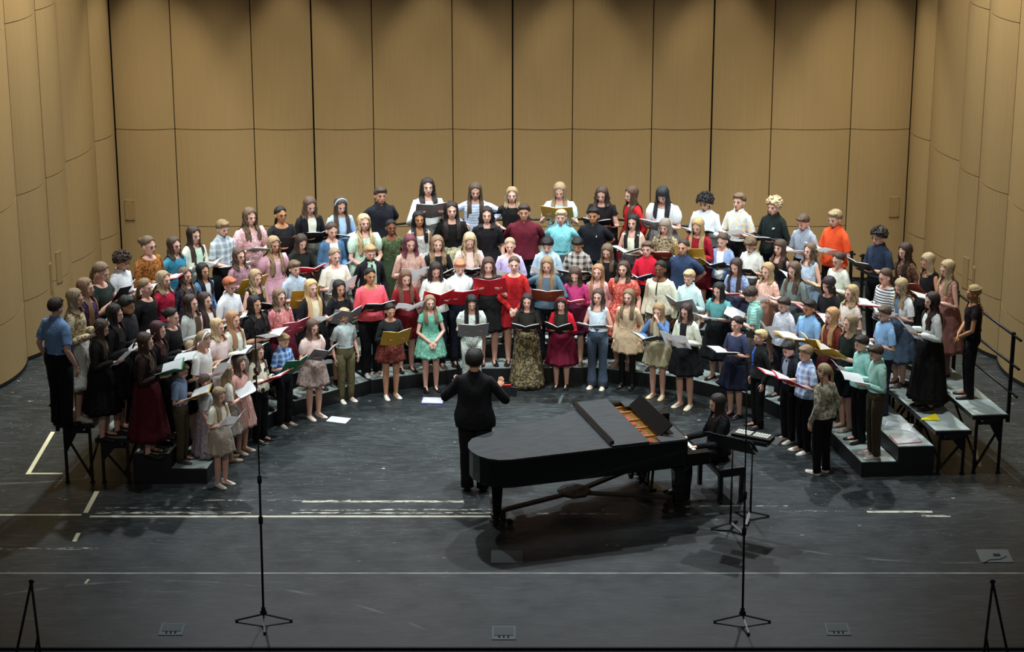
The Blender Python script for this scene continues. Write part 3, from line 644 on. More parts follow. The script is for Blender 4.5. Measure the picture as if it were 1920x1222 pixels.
-3.31|2.46|0|1.36|hold|long|5e4834|long|e0dcc8~cow2a2622||pants|14161a|l|R|5||222||in white blouse with black cow-print spots
-3.04|3.02|0|1.32|hold|boy|9a7c4c|half|4474b8~plaidb8d0ec||pants|14161c|l|G|18||7c7c74|ft=55|in blue and white plaid shirt, holding a green folder
-2.67|3.32|0|1.41|hold|long|5c4434|puff|dcc4bc||dress,.42|c0aca4~floral9a8884|l|S|12||f0e8e0|glasses;ft=45|in blush pink dress with white sandals
-2.28|3.96|0|1.35|down|boy|b89458|half|c8d8d8||pants|6a6448|l||0||f0f0e4||in white polo shirt and khaki trousers
-1.67|4.10|0|1.38|hold|tied|18120f|long|26282a||dress,.34|7c3c34~feather4c2420|m|Y|12||f0f0e0|dsplit;ft=60|in dark sweater and reddish feathered skirt
-1.13|4.40|0|1.39|clasp|long|8c6c48|short|6cb49c||dress,.40|6ab098~floral9ad0bc|l||0||141418||in mint green party dress
-0.56|4.38|0|1.42|hold|long|14110f|puff|c8d4cc~dots5c6460||flare|c4d0c8~dots5c6460|l|S|22||ddd|ft=55|in white dotted jumpsuit, partly behind the conductor
0.21|4.53|0|1.37|hold|wavy|241c18|half|26241e||skirt,.97|4c4638~brocade9a8a64|l|K|8||111||in black top and long gold-patterned skirt
0.69|4.51|0|1.35|hold|long|1c1412|long|c41c2c|2a2c20|skirt,.55|6c1830|l|K|18||141414|headband=c01c28|in red cardigan, red headband and wine tulle skirt
1.19|4.49|0|1.45|hold|long|4c3428|tank|c4d8e0~floralc8dce8||flare|4c5c70~denim|l|S|0||f0ecd8||in pale blue tank top and flared jeans
1.61|4.51|0|1.44|down|long|7c6444|long|ccb494||dress,.38|c4ac8c|l||0||1a1618|tights=101012|in tiered beige dress over black leggings
2.01|4.10|0|1.38|face|long|a07c4c|long|48648c~denim|b4ac90|dress,.40|b8b090|l|K|10||e8d8a8||in denim jacket and cream dress, hand at mouth
2.36|3.73|0|1.50|hold|long|3a2820|long|d8dccc|1a1c20|skirt,.45|16181c|l|W|12||ece4c8|glasses;ft=55|in cream cardigan over black dress, near the pianist
3.01|3.38|0|1.43|hold|bun|241c1a|half|38405c||dress,.5|20243a|l|K|5||2a2a3a||in navy velvet dress
3.28|2.97|0|1.38|down|boy|ccb070|long|1e2022|26262a|pants|111114|l||-3||1a1a1a|tie=3c70dc;yaw=-20|in black suit with bright blue tie
3.63|2.46|0|1.41|hold|boy|201c1a|long|1c2028|8890a0|pants|121218|l|R|22||e8e8e0||in grey vest over black shirt
3.79|2.08|0|1.48|hold|boy|907450|half|84a4d8~plaide0e8f4||pants|14161e|l|R|15||f0f0e8||in blue and white checked shirt, right front
3.93|1.34|0|1.49|down|pigtails|9c8458|long|a8a490~fur6c6858||pants|121218|l||10||f0ece4|yaw=-65|in fluffy grey sweater with pigtails, nearest at front right
"""
# ============================================================ people
rng = np.random.RandomState(4)
def TR(z, wd=1.0):
    Z = [.76, .80, .88, .98, 1.06, 1.14, 1.22, 1.285, 1.315, 1.335, 1.352, 1.375]
    RX = [.146, .152, .152, .122, .118, .126, .137, .142, .128, .098, .068, .049]
    RY = [.098, .106, .110, .092, .092, .098, .100, .084, .070, .060, .054, .049]
    k = np.interp(z, [1.30, 1.37], [wd, 1.0])
    ky = np.interp(z, [.9, 1.02, 1.2, 1.37], [wd, 1 + (wd - 1) * 1.8, wd, 1.0])
    return np.interp(z, Z, RX) * k, np.interp(z, Z, RY) * ky
def unit(v): v = np.array(v, float); return v / (np.linalg.norm(v) + 1e-9)
# pose: wrist R, hand dir R, wrist L, hand dir L, elbow pole
POSES = {
 'hold': ((.125, -.20, 1.075), (-.25, -1, .12), None, None, (.5, .6, -1)),
 'high': ((.135, -.22, 1.19), (-.25, -1, .35), None, None, (.6, .5, -1)),
 'low': ((.10, -.22, 1.0), (-.5, -1, .0), None, None, (.5, .7, -1)),
 'down': ((.215, -.03, .80), (-.02, -.12, -1), None, None, (.3, 1, 0)),
 'clasp': ((.055, -.17, .88), (-.8, -.25, -.7), None, None, (1, .5, -.2)),
 'behind': ((.07, .16, .92), (-.9, .1, -.5), None, None, (1, .8, -.2)),
 'hips': ((.185, -.03, 1.03), (-.75, -.5, -.3), None, None, (1, .35, .1)),
 'one': ((.10, -.21, 1.09), (-.3, -1, .2), (-.185, -.03, 1.03), (.75, -.5, -.3), (.8, .5, -.5)),
 'face': ((.07, -.15, 1.33), (-.45, -.1, 1), (-.10, -.20, 1.04), (.3, -1, .1), (.9, .1, -.8)),
 'conduct': ((.185, -.22, 1.09), (.25, -.65, .6), None, None, (.8, .6, -.7)),
 'sit': ((.16, -.33, 1.02), (-.05, -1, -.05), None, None, (.5, .6, -1)),
}
def arm(pose, s, wd):
    p = POSES[pose]; W, Hd = (p[0], p[1]) if (s > 0 or p[2] is None) else (p[2], p[3])
    flip = s if (s > 0 or p[2] is None) else 1
    W = np.array((W[0] * flip, W[1], W[2]), float); Hd = unit((Hd[0] * flip, Hd[1], Hd[2]))
    k = 1 + (wd - 1) * .8
    W[0] *= k; W[1] *= (1 + (wd - 1) * .6)
    S = np.array((s * .138 * k, .008, 1.272)); d = W - S; L = np.linalg.norm(d)
    a, b = .275, .245
    if L > a + b - .005: W = S + d / L * (a + b - .005); d = W - S; L = np.linalg.norm(d)
    x = (a * a - b * b + L * L) / (2 * L); h = math.sqrt(max(a * a - x * x, 0)); u = d / L
    po = np.array((p[4][0] * s, p[4][1], p[4][2]), float); po = po - u * po.dot(u); po = unit(po)
    return S, S + u * x + po * h, W, Hd
def legs(pose, s):
    if pose == 'sit': return [np.array(q) for q in ((s * .085, 0, .86), (s * .12, -.42, .86), (s * .11, -.44, .42))]
    return [np.array(q) for q in ((s * .082, 0, .84), (s * .088, -.012, .45), (s * .086, .012, .075))]
def fingers(mb, W, d, s, pose, mi=0):
    side = unit(np.cross(d, (0, 0, 1)) if abs(d[2]) < .8 else np.cross(d, (0, 1, 0)) * (1 if d[2] < 0 else -1)); up = np.cross(side, d)
    curl = {'hold': .25, 'high': .3, 'low': .25, 'one': .3, 'face': .3, 'sit': -.45, 'down': .35, 'clasp': .5, 'behind': .5, 'hips': .5, 'conduct': .3}[pose]
    if pose in ('down', 'clasp', 'behind', 'hips', 'face'): side, up = up, side * (-s)
    for k, ln in enumerate((.058, .068, .064, .050)):
        b = W + d * .085 + side * (k - 1.5) * .0175; m = b + d * ln * .5 + up * curl * .018; t = m + d * ln * .45 + up * curl * .04
        mb.tube([W + d * .05 + side * (k - 1.5) * .015, b, m, t], [.0085, .0085, .0078, .0062], 6, mi)
    in_ = -side * s if pose in ('hold', 'high', 'low', 'one', 'sit', 'conduct') else -side * 1.0
    mb.tube([W + d * .02 + in_ * .02, W + d * .05 + in_ * .045 + up * .012, W + d * .085 + in_ * .052 + up * .022], [.012, .010, .0075], 6, mi)
def evaluated(me, voxel, ratio):
    o = bpy.data.objects.new('tmp', me); C.objects.link(o)
    m = o.modifiers.new('r', 'REMESH'); m.mode = 'VOXEL'; m.voxel_size = voxel; m.use_smooth_shade = True
    m = o.modifiers.new('s', 'SMOOTH'); m.iterations = 3; m.factor = .5
    m = o.modifiers.new('d', 'DECIMATE'); m.ratio = ratio
    ev = o.evaluated_get(bpy.context.evaluated_depsgraph_get()); m2 = ev.to_mesh()
    v = np.empty(len(m2.vertices) * 3); m2.vertices.foreach_get('co', v)
    f = [tuple(p.vertices) for p in m2.polygons]; ev.to_mesh_clear()
    bpy.data.objects.remove(o); bpy.data.meshes.remove(me)
    return v.reshape(-1, 3), f
PIV = np.array((0, .008, 1.375))
def Hm(pitch, hs, yaw=0):
    p = R(pitch); Rx = np.array(((1, 0, 0), (0, math.cos(p), -math.sin(p)), (0, math.sin(p), math.cos(p))))
    y = R(yaw); Rz = np.array(((math.cos(y), -math.sin(y), 0), (math.sin(y), math.cos(y), 0), (0, 0, 1)))
    return Rz @ Rx * hs
BODY = {}
def body_arrays(pose, wd):
    if (pose, wd) in BODY: return BODY[pose, wd]
    b = MB()
    zs = np.concatenate((np.linspace(.77, 1.24, 9), np.linspace(1.265, 1.372, 9)))
    th = np.linspace(0, 2 * math.pi, 24, endpoint=False)
    b.grid([[((TR(z, wd)[0] - (.007 if z > 1.15 else .016)) * math.cos(t), .01 + (TR(z, wd)[1] - (.007 if z > 1.15 else .016)) * math.sin(t), z) for t in th] for z in zs], True, True, True)
    b.tube([(0, .022, 1.30), (0, .015, 1.38), (0, .004, 1.43)], [.052, .044, .046], 12)
    h = PIV
    def B(c, r): b.ball(tuple(h + np.array(c)), r, 16, 11)
    B((0, .008, .135), (.076, .090, .088)); B((0, -.022, .092), (.064, .070, .080)); B((0, -.042, .046), (.048, .042, .038))
    B((0, -.070, .027), (.020, .016, .016)); B((.034, -.055, .078), (.024, .024, .024)); B((-.034, -.055, .078), (.024, .024, .024))
    b.tube([tuple(h + np.array(q)) for q in ((0, -.084, .118), (0, -.098, .094), (0, -.104, .080))], [.007, .010, .012], 8)
    B((0.010, -.094, .077), .009); B((-.010, -.094, .077), .009)
    b.tube([tuple(h + np.array(q)) for q in ((-.045, -.070, .128), (0, -.086, .126), (.045, -.070, .128))], .009, 8)
    b.tube([tuple(h + np.array(q)) for q in ((-.018, -.084, .053), (0, -.091, .054), (.018, -.084, .053))], .009, 8)
    for s in (1, -1): B((s * .078, .004, .092), (.011, .020, .030))
    for s in (1, -1):
        S, E, W, d = arm(pose, s, wd); kw = 1 + (wd - 1) * .7
        b.ball(tuple(S), .035 * kw, 12, 9)
        b.tube([S - np.array((s * .04, 0, -.005)), S, S * .5 + E * .5, E, E * .6 + W * .4, W], [.033 * kw, .036 * kw, .035 * kw, .032 * kw, .032 * kw, .0235], 10)
        side = unit(np.cross(d, (0, 0, 1)) if abs(d[2]) < .8 else np.cross(d, (0, 1, 0)))
        flat = pose in ('hold', 'high', 'low', 'one', 'sit', 'conduct')
        for q in range(5):
            for r_ in (-1, 0, 1):
                wv = side if flat else np.cross(side, d)
                c = W + d * (.01 + q * .02) + wv * r_ * (.014 + q * .0016); b.ball(tuple(c), .0145, 7, 5)
        lg = legs(pose, s)
        b.tube([lg[0], lg[0] * .5 + lg[1] * .5, lg[1], lg[1] * .65 + lg[2] * .35, lg[2], lg[2] + np.array((0, 0, -.03))], [.088 * wd, .072 * wd, .052 * kw, .053 * kw, .034, .034], 12)
        b.tube([lg[2] + np.array((0, .035, -.035)), lg[2] + np.array((0, -.05, -.045)), lg[2] + np.array((0, -.14, -.055))], [.028, .030, .020], 8)
    v, f = evaluated(b.mesh('t'), .0085, .40)
    BODY[pose, wd] = (v, f); return BODY[pose, wd]
MESH = {}
def q5(p): return int(round(p / 6.0) * 6)
def body_mesh(pose, wd, pitch, hs, sing):
    k = ('b', pose, wd, pitch, hs, sing)
    if k in MESH: return MESH[k]
    v, f = body_arrays(pose, wd); M = Hm(pitch, hs)
    t = np.clip((v[:, 2] - 1.365) / .05, 0, 1); t = t * t * (3 - 2 * t); t[(np.abs(v[:, 0]) > .12) | (v[:, 1] < -.135)] = 0
    v2 = v * (1 - t[:, None]) + ((v - PIV) @ M.T + PIV) * t[:, None]
    mb = MB(); mb.add(v2, f, 0)
    # legs as their own slot so that tights can differ: faces below the hips
    for i, q in enumerate(f):
        if v2[q[0], 2] < .80 and abs(v2[q[0], 0]) < .15 and v2[q[0], 1] > -.12: mb.m[i] = 5
    for s in (1, -1):
        S, E, W, d = arm(pose, s, wd); fingers(mb, W, d, s, pose)
    e = MB()
    for s in (1, -1):
        e.ball((s * .030, -.0835, .106), (.0135, .007, .0075), 10, 7, 1); e.ball((s * .030, -.0885, .1055), (.0065, .004, .0065), 8, 5, 2)
        e.tube([(s * .015, -.0885, .111), (s * .030, -.093, .1145), (s * .046, -.082, .111)], .0022, 5, 2)
        e.tube([(s * .014, -.093, .128), (s * .032, -.092, .134), (s * .050, -.078, .129)], [.003, .0042, .0025], 6, 4)
    e.ball((0, -.0945, .0575), (.020, .008, .0045), 12, 5, 3); e.ball((0, -.0935, .046 - .006 * sing), (.017, .009, .0055), 12, 5, 3)
    e.ball((0, -.0965, .052 - .001 * sing), (.011, .0055, .002 + .0035 * sing), 10, 5, 2)
    mb.add(np.concatenate(e.v) @ M.T + PIV, e.f, 0); mb.m[-len(e.m):] = e.m
    MESH[k] = mb.mesh('body', True); return MESH[k]
def top_mesh(pose, wd, sleeve, kind, collar, open_):
    k = ('t', pose, wd, sleeve, kind, collar, open_)
    if k in MESH: return MESH[k]
    rs = np.random.RandomState(abs(hash((pose, sleeve, kind))) % 1000 if False else len(MESH)); mb = MB()
    hem = {'loose': .86, 'tuck': .95, 'dress': .95, 'jacket': .76}[kind]
    scoop = {'tank': .075, 'puff': .060, 'short': .045}.get(sleeve, .015 if collar else .035)
    zt = 1.368 if collar else (1.345 if sleeve != 'tank' else 1.335)
    zs = np.concatenate((np.linspace(hem, 1.2, 10), np.linspace(1.235, zt, 8)))
    th = np.linspace(0, 2 * math.pi, 32, endpoint=False); ph = rs.rand(4) * 6; P = []
    for i, z in enumerate(zs):
        row = []
        for t in th:
            fr = max(0, -math.sin(t)) ** 2; w_ = np.clip((z - 1.2) / (zt - 1.2), 0, 1)
            zz = z - scoop * fr * w_; rx, ry = TR(zz, wd)
            o = .012 + .007 * (1 - w_) * (1 + math.sin(3 * t + ph[0] + 12 * z) * .8 + math.sin(7 * t + ph[1] - 23 * z) * .5 + math.sin(12 * t + ph[2] + 31 * z) * .3)
            if kind in ('loose', 'jacket') and zz < 1.2: rx = max(rx, .130 * wd)
            if kind in ('loose', 'jacket'): o += .016 * np.clip((1.05 - z) / .1, 0, 1) + .008
            if kind == 'dress' or kind == 'tuck': o += .004 * math.sin(9 * t) * np.clip((1.05 - z) / .1, 0, 1)
            row.append(((rx + o) * math.cos(t), .01 + (ry + o) * math.sin(t), zz))
        P.append(row)
    mb.grid(P, True, False, False)
    if sleeve in ('tank',):
        pass
    for s in (1, -1):
        S, E, W, d = arm(pose, s, wd); kw = 1 + (wd - 1) * .7; a = S - np.array((s * .05, 0, -.002))
        if sleeve == 'long':
            pts = [a, S, S * .75 + E * .25, S * .5 + E * .5, S * .2 + E * .8, E, E * .75 + W * .25, E * .45 + W * .55, E * .1 + W * .9, W]; rr = [.044, .052, .050, .048, .046, .046, .044, .042, .040, .032]
        elif sleeve == 'puff':
            pts = [a, S, S * .75 + E * .25, S * .5 + E * .5, S * .3 + E * .7]; rr = [.048, .062, .076, .070, .042]
        elif sleeve == 'half':
            pts = [a, S, S * .7 + E * .3, S * .4 + E * .6, S * .25 + E * .75]; rr = [.044, .052, .052, .054, .056]
        elif sleeve == 'short':
            pts = [a, S, S * .75 + E * .25, S * .62 + E * .38]; rr = [.044, .052, .052, .054]
        else: continue
        n0 = len(mb.v); mb.tube(pts, [r * kw for r in rr], 12, 0, False)
        g = mb.v[-1]; g += (np.sin(g[:, [2]] * 130 + g[:, [0]] * 90 + g[:, [1]] * 70 + s) * .0042)
        # rounded cuff
        mb.tube([pts[-1] + (pts[-1] - pts[-2]) * .0, pts[-1] + unit(pts[-1] - pts[-2]) * .006], [rr[-1] * kw, (rr[-1] - .012) * kw], 12, 0, False)
    if open_:
        allv = np.concatenate(mb.v)
        for i, q in enumerate(mb.f):
            c = allv[list(q)].mean(0)
            if c[1] < -.05 and abs(c[0]) < .055 and c[2] < 1.36 and abs(c[0]) < .055: mb.m[i] = 1
    if collar:
        rows = []
        for (r0, z0) in ((.050, 1.358), (.056, 1.392), (.062, 1.388), (.074, 1.352)):
            rows.append([(r0 * math.cos(t) * 1.05, .012 + r0 * math.sin(t) * 1.06, z0 - (.030 if r0 > .07 else .016) * max(0, -math.sin(t)) ** 2) for t in np.linspace(R(-90 + 17), R(270 - 17), 24)])
        mb.grid(rows, False)
        pl = [(s_, -(TR(z, wd)[1] + .016) + .01 - (.012 if z < .98 else 0), z) for z in np.linspace(1.315, hem + .03, 9) for s_ in (-.014, .014)]
        mb.add(pl, [(2 * q, 2 * q + 1, 2 * q + 3, 2 * q + 2) for q in range(8)])
        for q in range(5): z = 1.30 - q * .07; mb.ball((0, -(TR(z, wd)[1] + .019) + .01, z), .0065, 6, 4)
    if sleeve == 'tank':
        for s in (1, -1): mb.tube([(s * .095, -.075, 1.30), (s * .105, -.01, 1.338), (s * .095, .07, 1.31)], .013, 6)
    MESH[k] = mb; return mb
def skirt_into(mb, ln, wd, split=None, seated=False):
    hem = .99 - ln; zs = np.linspace(1.0, hem, 14); th = np.linspace(0, 2 * math.pi, 48, endpoint=False); P = []
    ph = rng.rand() * 6; kk = 11 + int(rng.rand() * 4)
    for z in zs:
        f = (1.0 - z) / max(ln, .1); rx, ry = TR(max(z, .86), wd); row = []
        fl = (.02 + .085 * min(ln, .6) / .5 * f ** 1.1)
        for t in th:
            o = .018 + fl + f * .017 * math.cos(kk * t + ph + 2.0 * math.sin(t + ph)) + .006 * f * math.sin(23 * t)
            row.append(((rx + o) * math.cos(t), .01 + (ry + o * 1.05) * math.sin(t), z + .008 * f * math.sin(5 * t + ph)))
        P.append(row)
    P.append([((x) * .97, y * .97, z + .004) for x, y, z in P[-1]])
    mb.grid(P, True, False, False)
    mb.tube([((TR(1.0, wd)[0] + .019) * math.cos(t), .01 + (TR(1.0, wd)[1] + .019) * math.sin(t), 1.0) for t in np.linspace(0, 2 * math.pi, 25)], .007, 6)
def skirt_mesh(ln, wd, var):
    k = ('s', ln, wd, var)
    if k not in MESH: mb = MB(); skirt_into(mb, ln, wd); MESH[k] = mb.mesh('skirt', True)
    return MESH[k]
def pants_mesh(pose, wd, flare):
    k = ('p', pose == 'sit', wd, flare)
    if k in MESH: return MESH[k]
    mb = MB(); th = np.linspace(0, 2 * math.pi, 28, endpoint=False)
    mb.grid([[((TR(z, wd)[0] + .011) * math.cos(t) * c, .01 + (TR(z, wd)[1] + .011) * math.sin(t) * c, z) for t in th] for z, c in ((1.0, 1), (.93, 1), (.86, 1), (.80, 1), (.765, .93), (.74, .6))], True, False, True)
    for s in (1, -1):
        a, b, c = legs(pose, s); m = a * .5 + b * .5
        e = c + np.array((0, .005, -.035)) if pose != 'sit' else c + np.array((0, 0, -.02))
        rr = [.090 * wd, .080 * wd, .066 * wd, .064 * wd, .057 * wd, .060 * wd] if not flare else [.088 * wd, .078 * wd, .064, .066, .078, .096]
        mb.tube([a, m, b, b * .6 + c * .4, b * .2 + c * .8, e], rr, 16)
        g = mb.v[-1]; g[:, 1] += np.sin(g[:, 2] * 55 + s) * .003 * (g[:, 2] < .6); g[:, 0] += np.sin(g[:, 2] * 38 + s * 2) * .003
    mb.tube([((TR(.995, wd)[0] + .012) * math.cos(t), .01 + (TR(.995, wd)[1] + .012) * math.sin(t), .995) for t in np.linspace(0, 2 * math.pi, 25)], .009, 6)
    MESH[k] = mb.mesh('trousers', True); return MESH[k]
def shoe_mesh(kind=0):
    k = ('sh', kind)
    if k in MESH: return MESH[k]
    mb = MB(); rows = []
    for y, wx, h, z0 in ((.055, .018, .05, .012), (.045, .030, .070, .002), (.01, .036, .078, 0), (-.04, .036, .062, 0), (-.09, .041, .048, 0), (-.14, .042, .038, .001), (-.175, .032, .030, .004), (-.195, .012, .018, .008)):
        rows.append([(wx * math.cos(t) * (1 if math.sin(t) > 0 else 1.04), y, z0 + (h * math.sin(t) if math.sin(t) > 0 else .0)) for t in np.linspace(0, 2 * math.pi, 16, endpoint=False)])
    mb.grid(rows, True, True, True)
    mb.prism([(.043 * math.cos(t) * (.85 if math.sin(t) > 0 else 1), -.07 + .125 * math.sin(t)) for t in np.linspace(0, 2 * math.pi, 20, endpoint=False)], 0, .012, 1)
    MESH[k] = mb.mesh('shoe', True); return MESH[k]
# ---- hair, in head space then draped over the shoulders
def skull(theta, phi, off):
    """theta 0 = face side (-y), phi from the crown"""
    st, ct = math.sin(phi), math.cos(phi)
    rx, ry, rz = .076 + off, .090 + off, .088 + off * .9
    ry2 = ry if math.cos(theta) < 0 else ry * .98
    return np.array((rx * st * math.sin(theta), .008 - ry2 * st * math.cos(theta), .135 + rz * ct))
def cap(mb, M, off, front, side, back, rs, volume=0, lump=0, fn=56, part=True):
    P = []
    ths = np.linspace(0, 2 * math.pi, fn, endpoint=False); jit = rs.rand(fn)
    for j in range(14):
        row = []
        for i, th in enumerate(ths):
            c = math.cos(th)
            end = back + (side - back) * (1 - abs(c)) ** 2.5 if c < 0 else front + (side - front) * (1 - c) ** .6
            ph = R(end + jit[i] * 5 - 2.5) * j / 13
            f = j / 13
            o = off + volume * math.sin(min(ph, 1.6)) ** .7 * (1 if c < .3 else .6 + .4 * f) + .0025 * math.sin(9 * th + jit[i] * 2) * f + lump * (rs.rand() - .35)
            if part is not None and off < .014: o -= .0085 * max(0, f - .72) / .28
            if part and abs(math.sin(th)) < .12 and c > 0: o -= .003
            p = skull(th, ph, o)
            if j == 13: p = skull(th, ph, o - .012)
            row.append(p)
        P.append(row)
    P = np.array(P); mb.grid((P.reshape(-1, 3) @ M.T + PIV).reshape(P.shape), True, False, False)
def drape(mb, M, t0, t1, zend, rs, wd, back, wavy=0, off=.013, n=22, spread=0.0, poly=0):
    ths = np.radians(np.linspace(t0, t1, n)); jit = rs.rand(n); ex = rs.rand(n); inner = []; outer = []
    for layer in (1, 0):
        P = []
        for i, th in enumerate(ths):
            col = []
            for j in range(6):
                ph = R(28 + (88 - 28) * j / 5); o = off + .003 * math.sin(i * 2.3) - (0 if layer else .012)
                col.append(skull(th, ph, o) @ M.T + PIV)
            p0 = col[-1]; xb = math.copysign(.056 + .060 * (i if abs(t0) < 180 else n - 1 - i) / (n - 1), p0[0]); ze = zend + (jit[i] - .5) * .05 + (.03 if i in (0, n - 1) else 0)
            for j in range(1, 15):
                f = j / 14; z = p0[2] + (ze - p0[2]) * f
                x = p0[0] * (1 + spread * f) + wavy * .012 * math.sin(z * 60 + i * .9) - np.sign(p0[0]) * .010 * math.sin(math.pi * min(1, f * 1.6)) * (z > 1.36)
                y = p0[1] + wavy * .010 * math.sin(z * 55 + i * 1.3 + 1) + (.012 * math.sin(i * 2.3)) * .3
                if not back: x = p0[0] + (xb - p0[0]) * min(1, f * 2) ** 1.3 + wavy * .010 * math.sin(z * 60 + i * .9)
                if back: y = p0[1] + (-.02 * math.sin(math.pi * min(1, f * 1.5)) if z > 1.33 else 0) + wavy * .010 * math.sin(z * 55 + i)
                rx, ry = TR(z, wd); sh = .022 + (.010 if layer else 0)
                if z < 1.37:
                    q = min(.97, abs(x) / (rx + sh)); lim = (ry + sh) * math.sqrt(1 - q * q)
                    if back: y = max(y, .01 + lim)
                    else: y = min(y, .01 - lim)
                col.append(np.array((x * (1 if layer else .96), y - (0 if layer else (.010 if back else -.010)), z)))
            P.append(col)
        if layer: outer = P
        else: inner = P
    rings = [o + i_[::-1] for o, i_ in zip(outer, inner)]
    mb.grid(rings, True, True, True)
def hair_mesh(style, pitch, hs, wd, var, yawh=0):
    k = ('h', style, pitch, hs, wd, var)
    if k in MESH: return MESH[k]
    rs = np.random.RandomState(var * 7 + len(style)); M = Hm(pitch, hs); mb = MB()
    H = lambda p: tuple(np.array(p) @ M.T + PIV)
    if style in ('long', 'wavy', 'bangs'):
        cap(mb, M, .0145, 52 if style != 'bangs' else 76, 96, 108, rs)
        w_ = 1 if style == 'wavy' else .25; zl = (1.06, 1.12, 1.0)[var % 3] + (.06 if style == 'bangs' else 0) + (.02 if style == 'wavy' else 0)
        fr = var % 2 == 0
        drape(mb, M, 90, 270, zl, rs, wd, True, w_, .016, 26, .26 + .3 * (style == 'wavy'))
        for a, b in ((52, 98), (262, 308)): drape(mb, M, a, b, zl + .04 if fr else 1.31, rs, wd, False, w_, .0155, 12, .12)
    elif style == 'bob':
        cap(mb, M, .018, 66, 98, 104, rs)
        drape(mb, M, 52, 308, 1.372, rs, wd, True, .1, .022, 40, .02)
    elif style in ('boy', 'short'):
        cap(mb, M, .008, 56 + (var % 2) * 6, 106, 136, rs, .007, .005, 64, False)
        if style == 'short': cap(mb, M, .012, 64, 110, 138, rs, .012, .006, 64, False)
        for i in range(14):
            a = R(-50 + i * 7.7); p = skull(a, R(38), .014); q = skull(a + .12, R(58), .020); mb.tube([H(p), H(q), H(skull(a + .2, R(70 if var % 2 else 64), .010))], [.012, .012, .004], 5)
    elif style == 'buzz': cap(mb, M, .006, 54, 104, 134, rs, .003, .001, 48, False)
    elif style in ('mop', 'curly', 'afro'):
        vol = {'mop': .014, 'curly': .018, 'afro': .030}[style]
        cap(mb, M, .014, 62, 106, 132, rs, vol, .008, 48, False)
        nb = {'mop': 70, 'curly': 90, 'afro': 150}[style]; rb = {'mop': .014, 'curly': .013, 'afro': .016}[style]
        for i in range(nb):
            th = rs.rand() * 6.283; c = math.cos(th); mx = 62 if c > .5 else 98; ph = R(math.sqrt(rs.rand()) * mx)
            mb.ball(H(skull(th, ph, .014 + vol * .9 + rs.rand() * .006)), rb * (0.8 + rs.rand() * .5), 6, 5)
    else:   # pulled back: tied, bun, braid, pigtails
        cap(mb, M, .011, 54, 102, 134, rs, 0, .001)
        if style == 'bun':
            mb.ball(H((0, .115, .135)), (.038, .034, .036), 12, 9)
            for i in range(16): a = rs.rand(2) * 6.28; mb.ball(H((.030 * math.cos(a[0]), .12 + .022 * math.sin(a[1]), .135 + .028 * math.sin(a[0]))), .014, 6, 5)
        elif style == 'tied':
            mb.ball(H((0, .100, .105)), .024, 8, 6)
            p = np.array(H((0, .112, .09))); pts = [p]
            for j in range(1, 8):
                z = p[2] - j * .035; rx, ry = TR(z, wd); y = max(p[1] + .006 * j, .01 + ry + .035) if z < 1.36 else p[1] + .004 * j
                pts.append(np.array((.006 * math.sin(j), y, z)))
            mb.tube(pts, [.018, .026, .030, .030, .028, .024, .018, .006], 10)
        elif style in ('braid', 'pigtails'):
            for s in (1, -1):
                b0 = np.array(H((s * .062, .055, .06 if style == 'braid' else .15))); zz = b0[2]
                if style == 'pigtails': mb.ball(tuple(b0), .016, 6, 5)
                for j in range(13 if style == 'braid' else 11):
                    z = zz - j * .020; rx, ry = TR(z, wd); x = b0[0] + s * (.012 if style == 'pigtails' else .0) * min(j, 4) * .8
                    y = b0[1] + .002 * j; 
                    if z < 1.37: y = max(y, .01 + (ry + .02) * math.sqrt(max(.05, 1 - min(.97, abs(x) / (rx + .03)) ** 2)))
                    mb.ball((x + .006 * (-1) ** j * (style == 'braid'), y, z), (.020, .018, .018) if style == 'braid' else (.026 - j * .001, .024, .020), 8, 5)
            if style == 'braid':
                for i in range(12): mb.ball(H(skull(R(60 + i * 10) * 1, R(70), .012)), .012, 6, 5); mb.ball(H(skull(R(-60 - i * 10), R(70), .012)), .012, 6, 5)
    MESH[k] = mb.mesh('hair', True); return MESH[k]
SKIN = {'l': 'deaf9c', 'm': 'c8967a', 't': 'b8845f', 'k': '7a4e36'}
skin_m = {}
for k_, h_ in SKIN.items():
    m = mat(h_, .62, 0, .3, key='skin_' + k_); b_ = m.node_tree.nodes['Principled BSDF']; b_.inputs['Subsurface Weight'].default_value = 0; skin_m[k_] = m
def hair_material(h):
    if 'hair' + h in MC: return MC['hair' + h]
    t = NT('hair_' + h, .58, .35); A = lin(h); v = t.noise(60, 4, t.scale((1, 1, .07)), .7)
    g_ = sum(A[:3]) / 3; A = tuple(a * .78 + g_ * .22 for a in A[:3])
    t.col(t.mix(t.ramp(v, .3, .7), tuple(a * .6 for a in A) + (1,), tuple(min(1, a * 1.2) for a in A) + (1,)))
    t.bump(v, .8, .012); MC['hair' + h] = t.m; return t.m
eye_w = mat('d8d4d0', .3, key='eye_white'); eye_d = mat('14100e', .4, key='eye_dark'); lip = mat('b06460', .5, key='lips')
def place(me, name, parent, mats):
    if len(me.materials) < len(mats):
        while len(me.materials) < len(mats): me.materials.append(None)
    o = bpy.data.objects.new(name, me); C.objects.link(o); o.parent = parent
    for i, m in enumerate(mats): o.material_slots[i].link = 'OBJECT'; o.material_slots[i].material = m
    return o
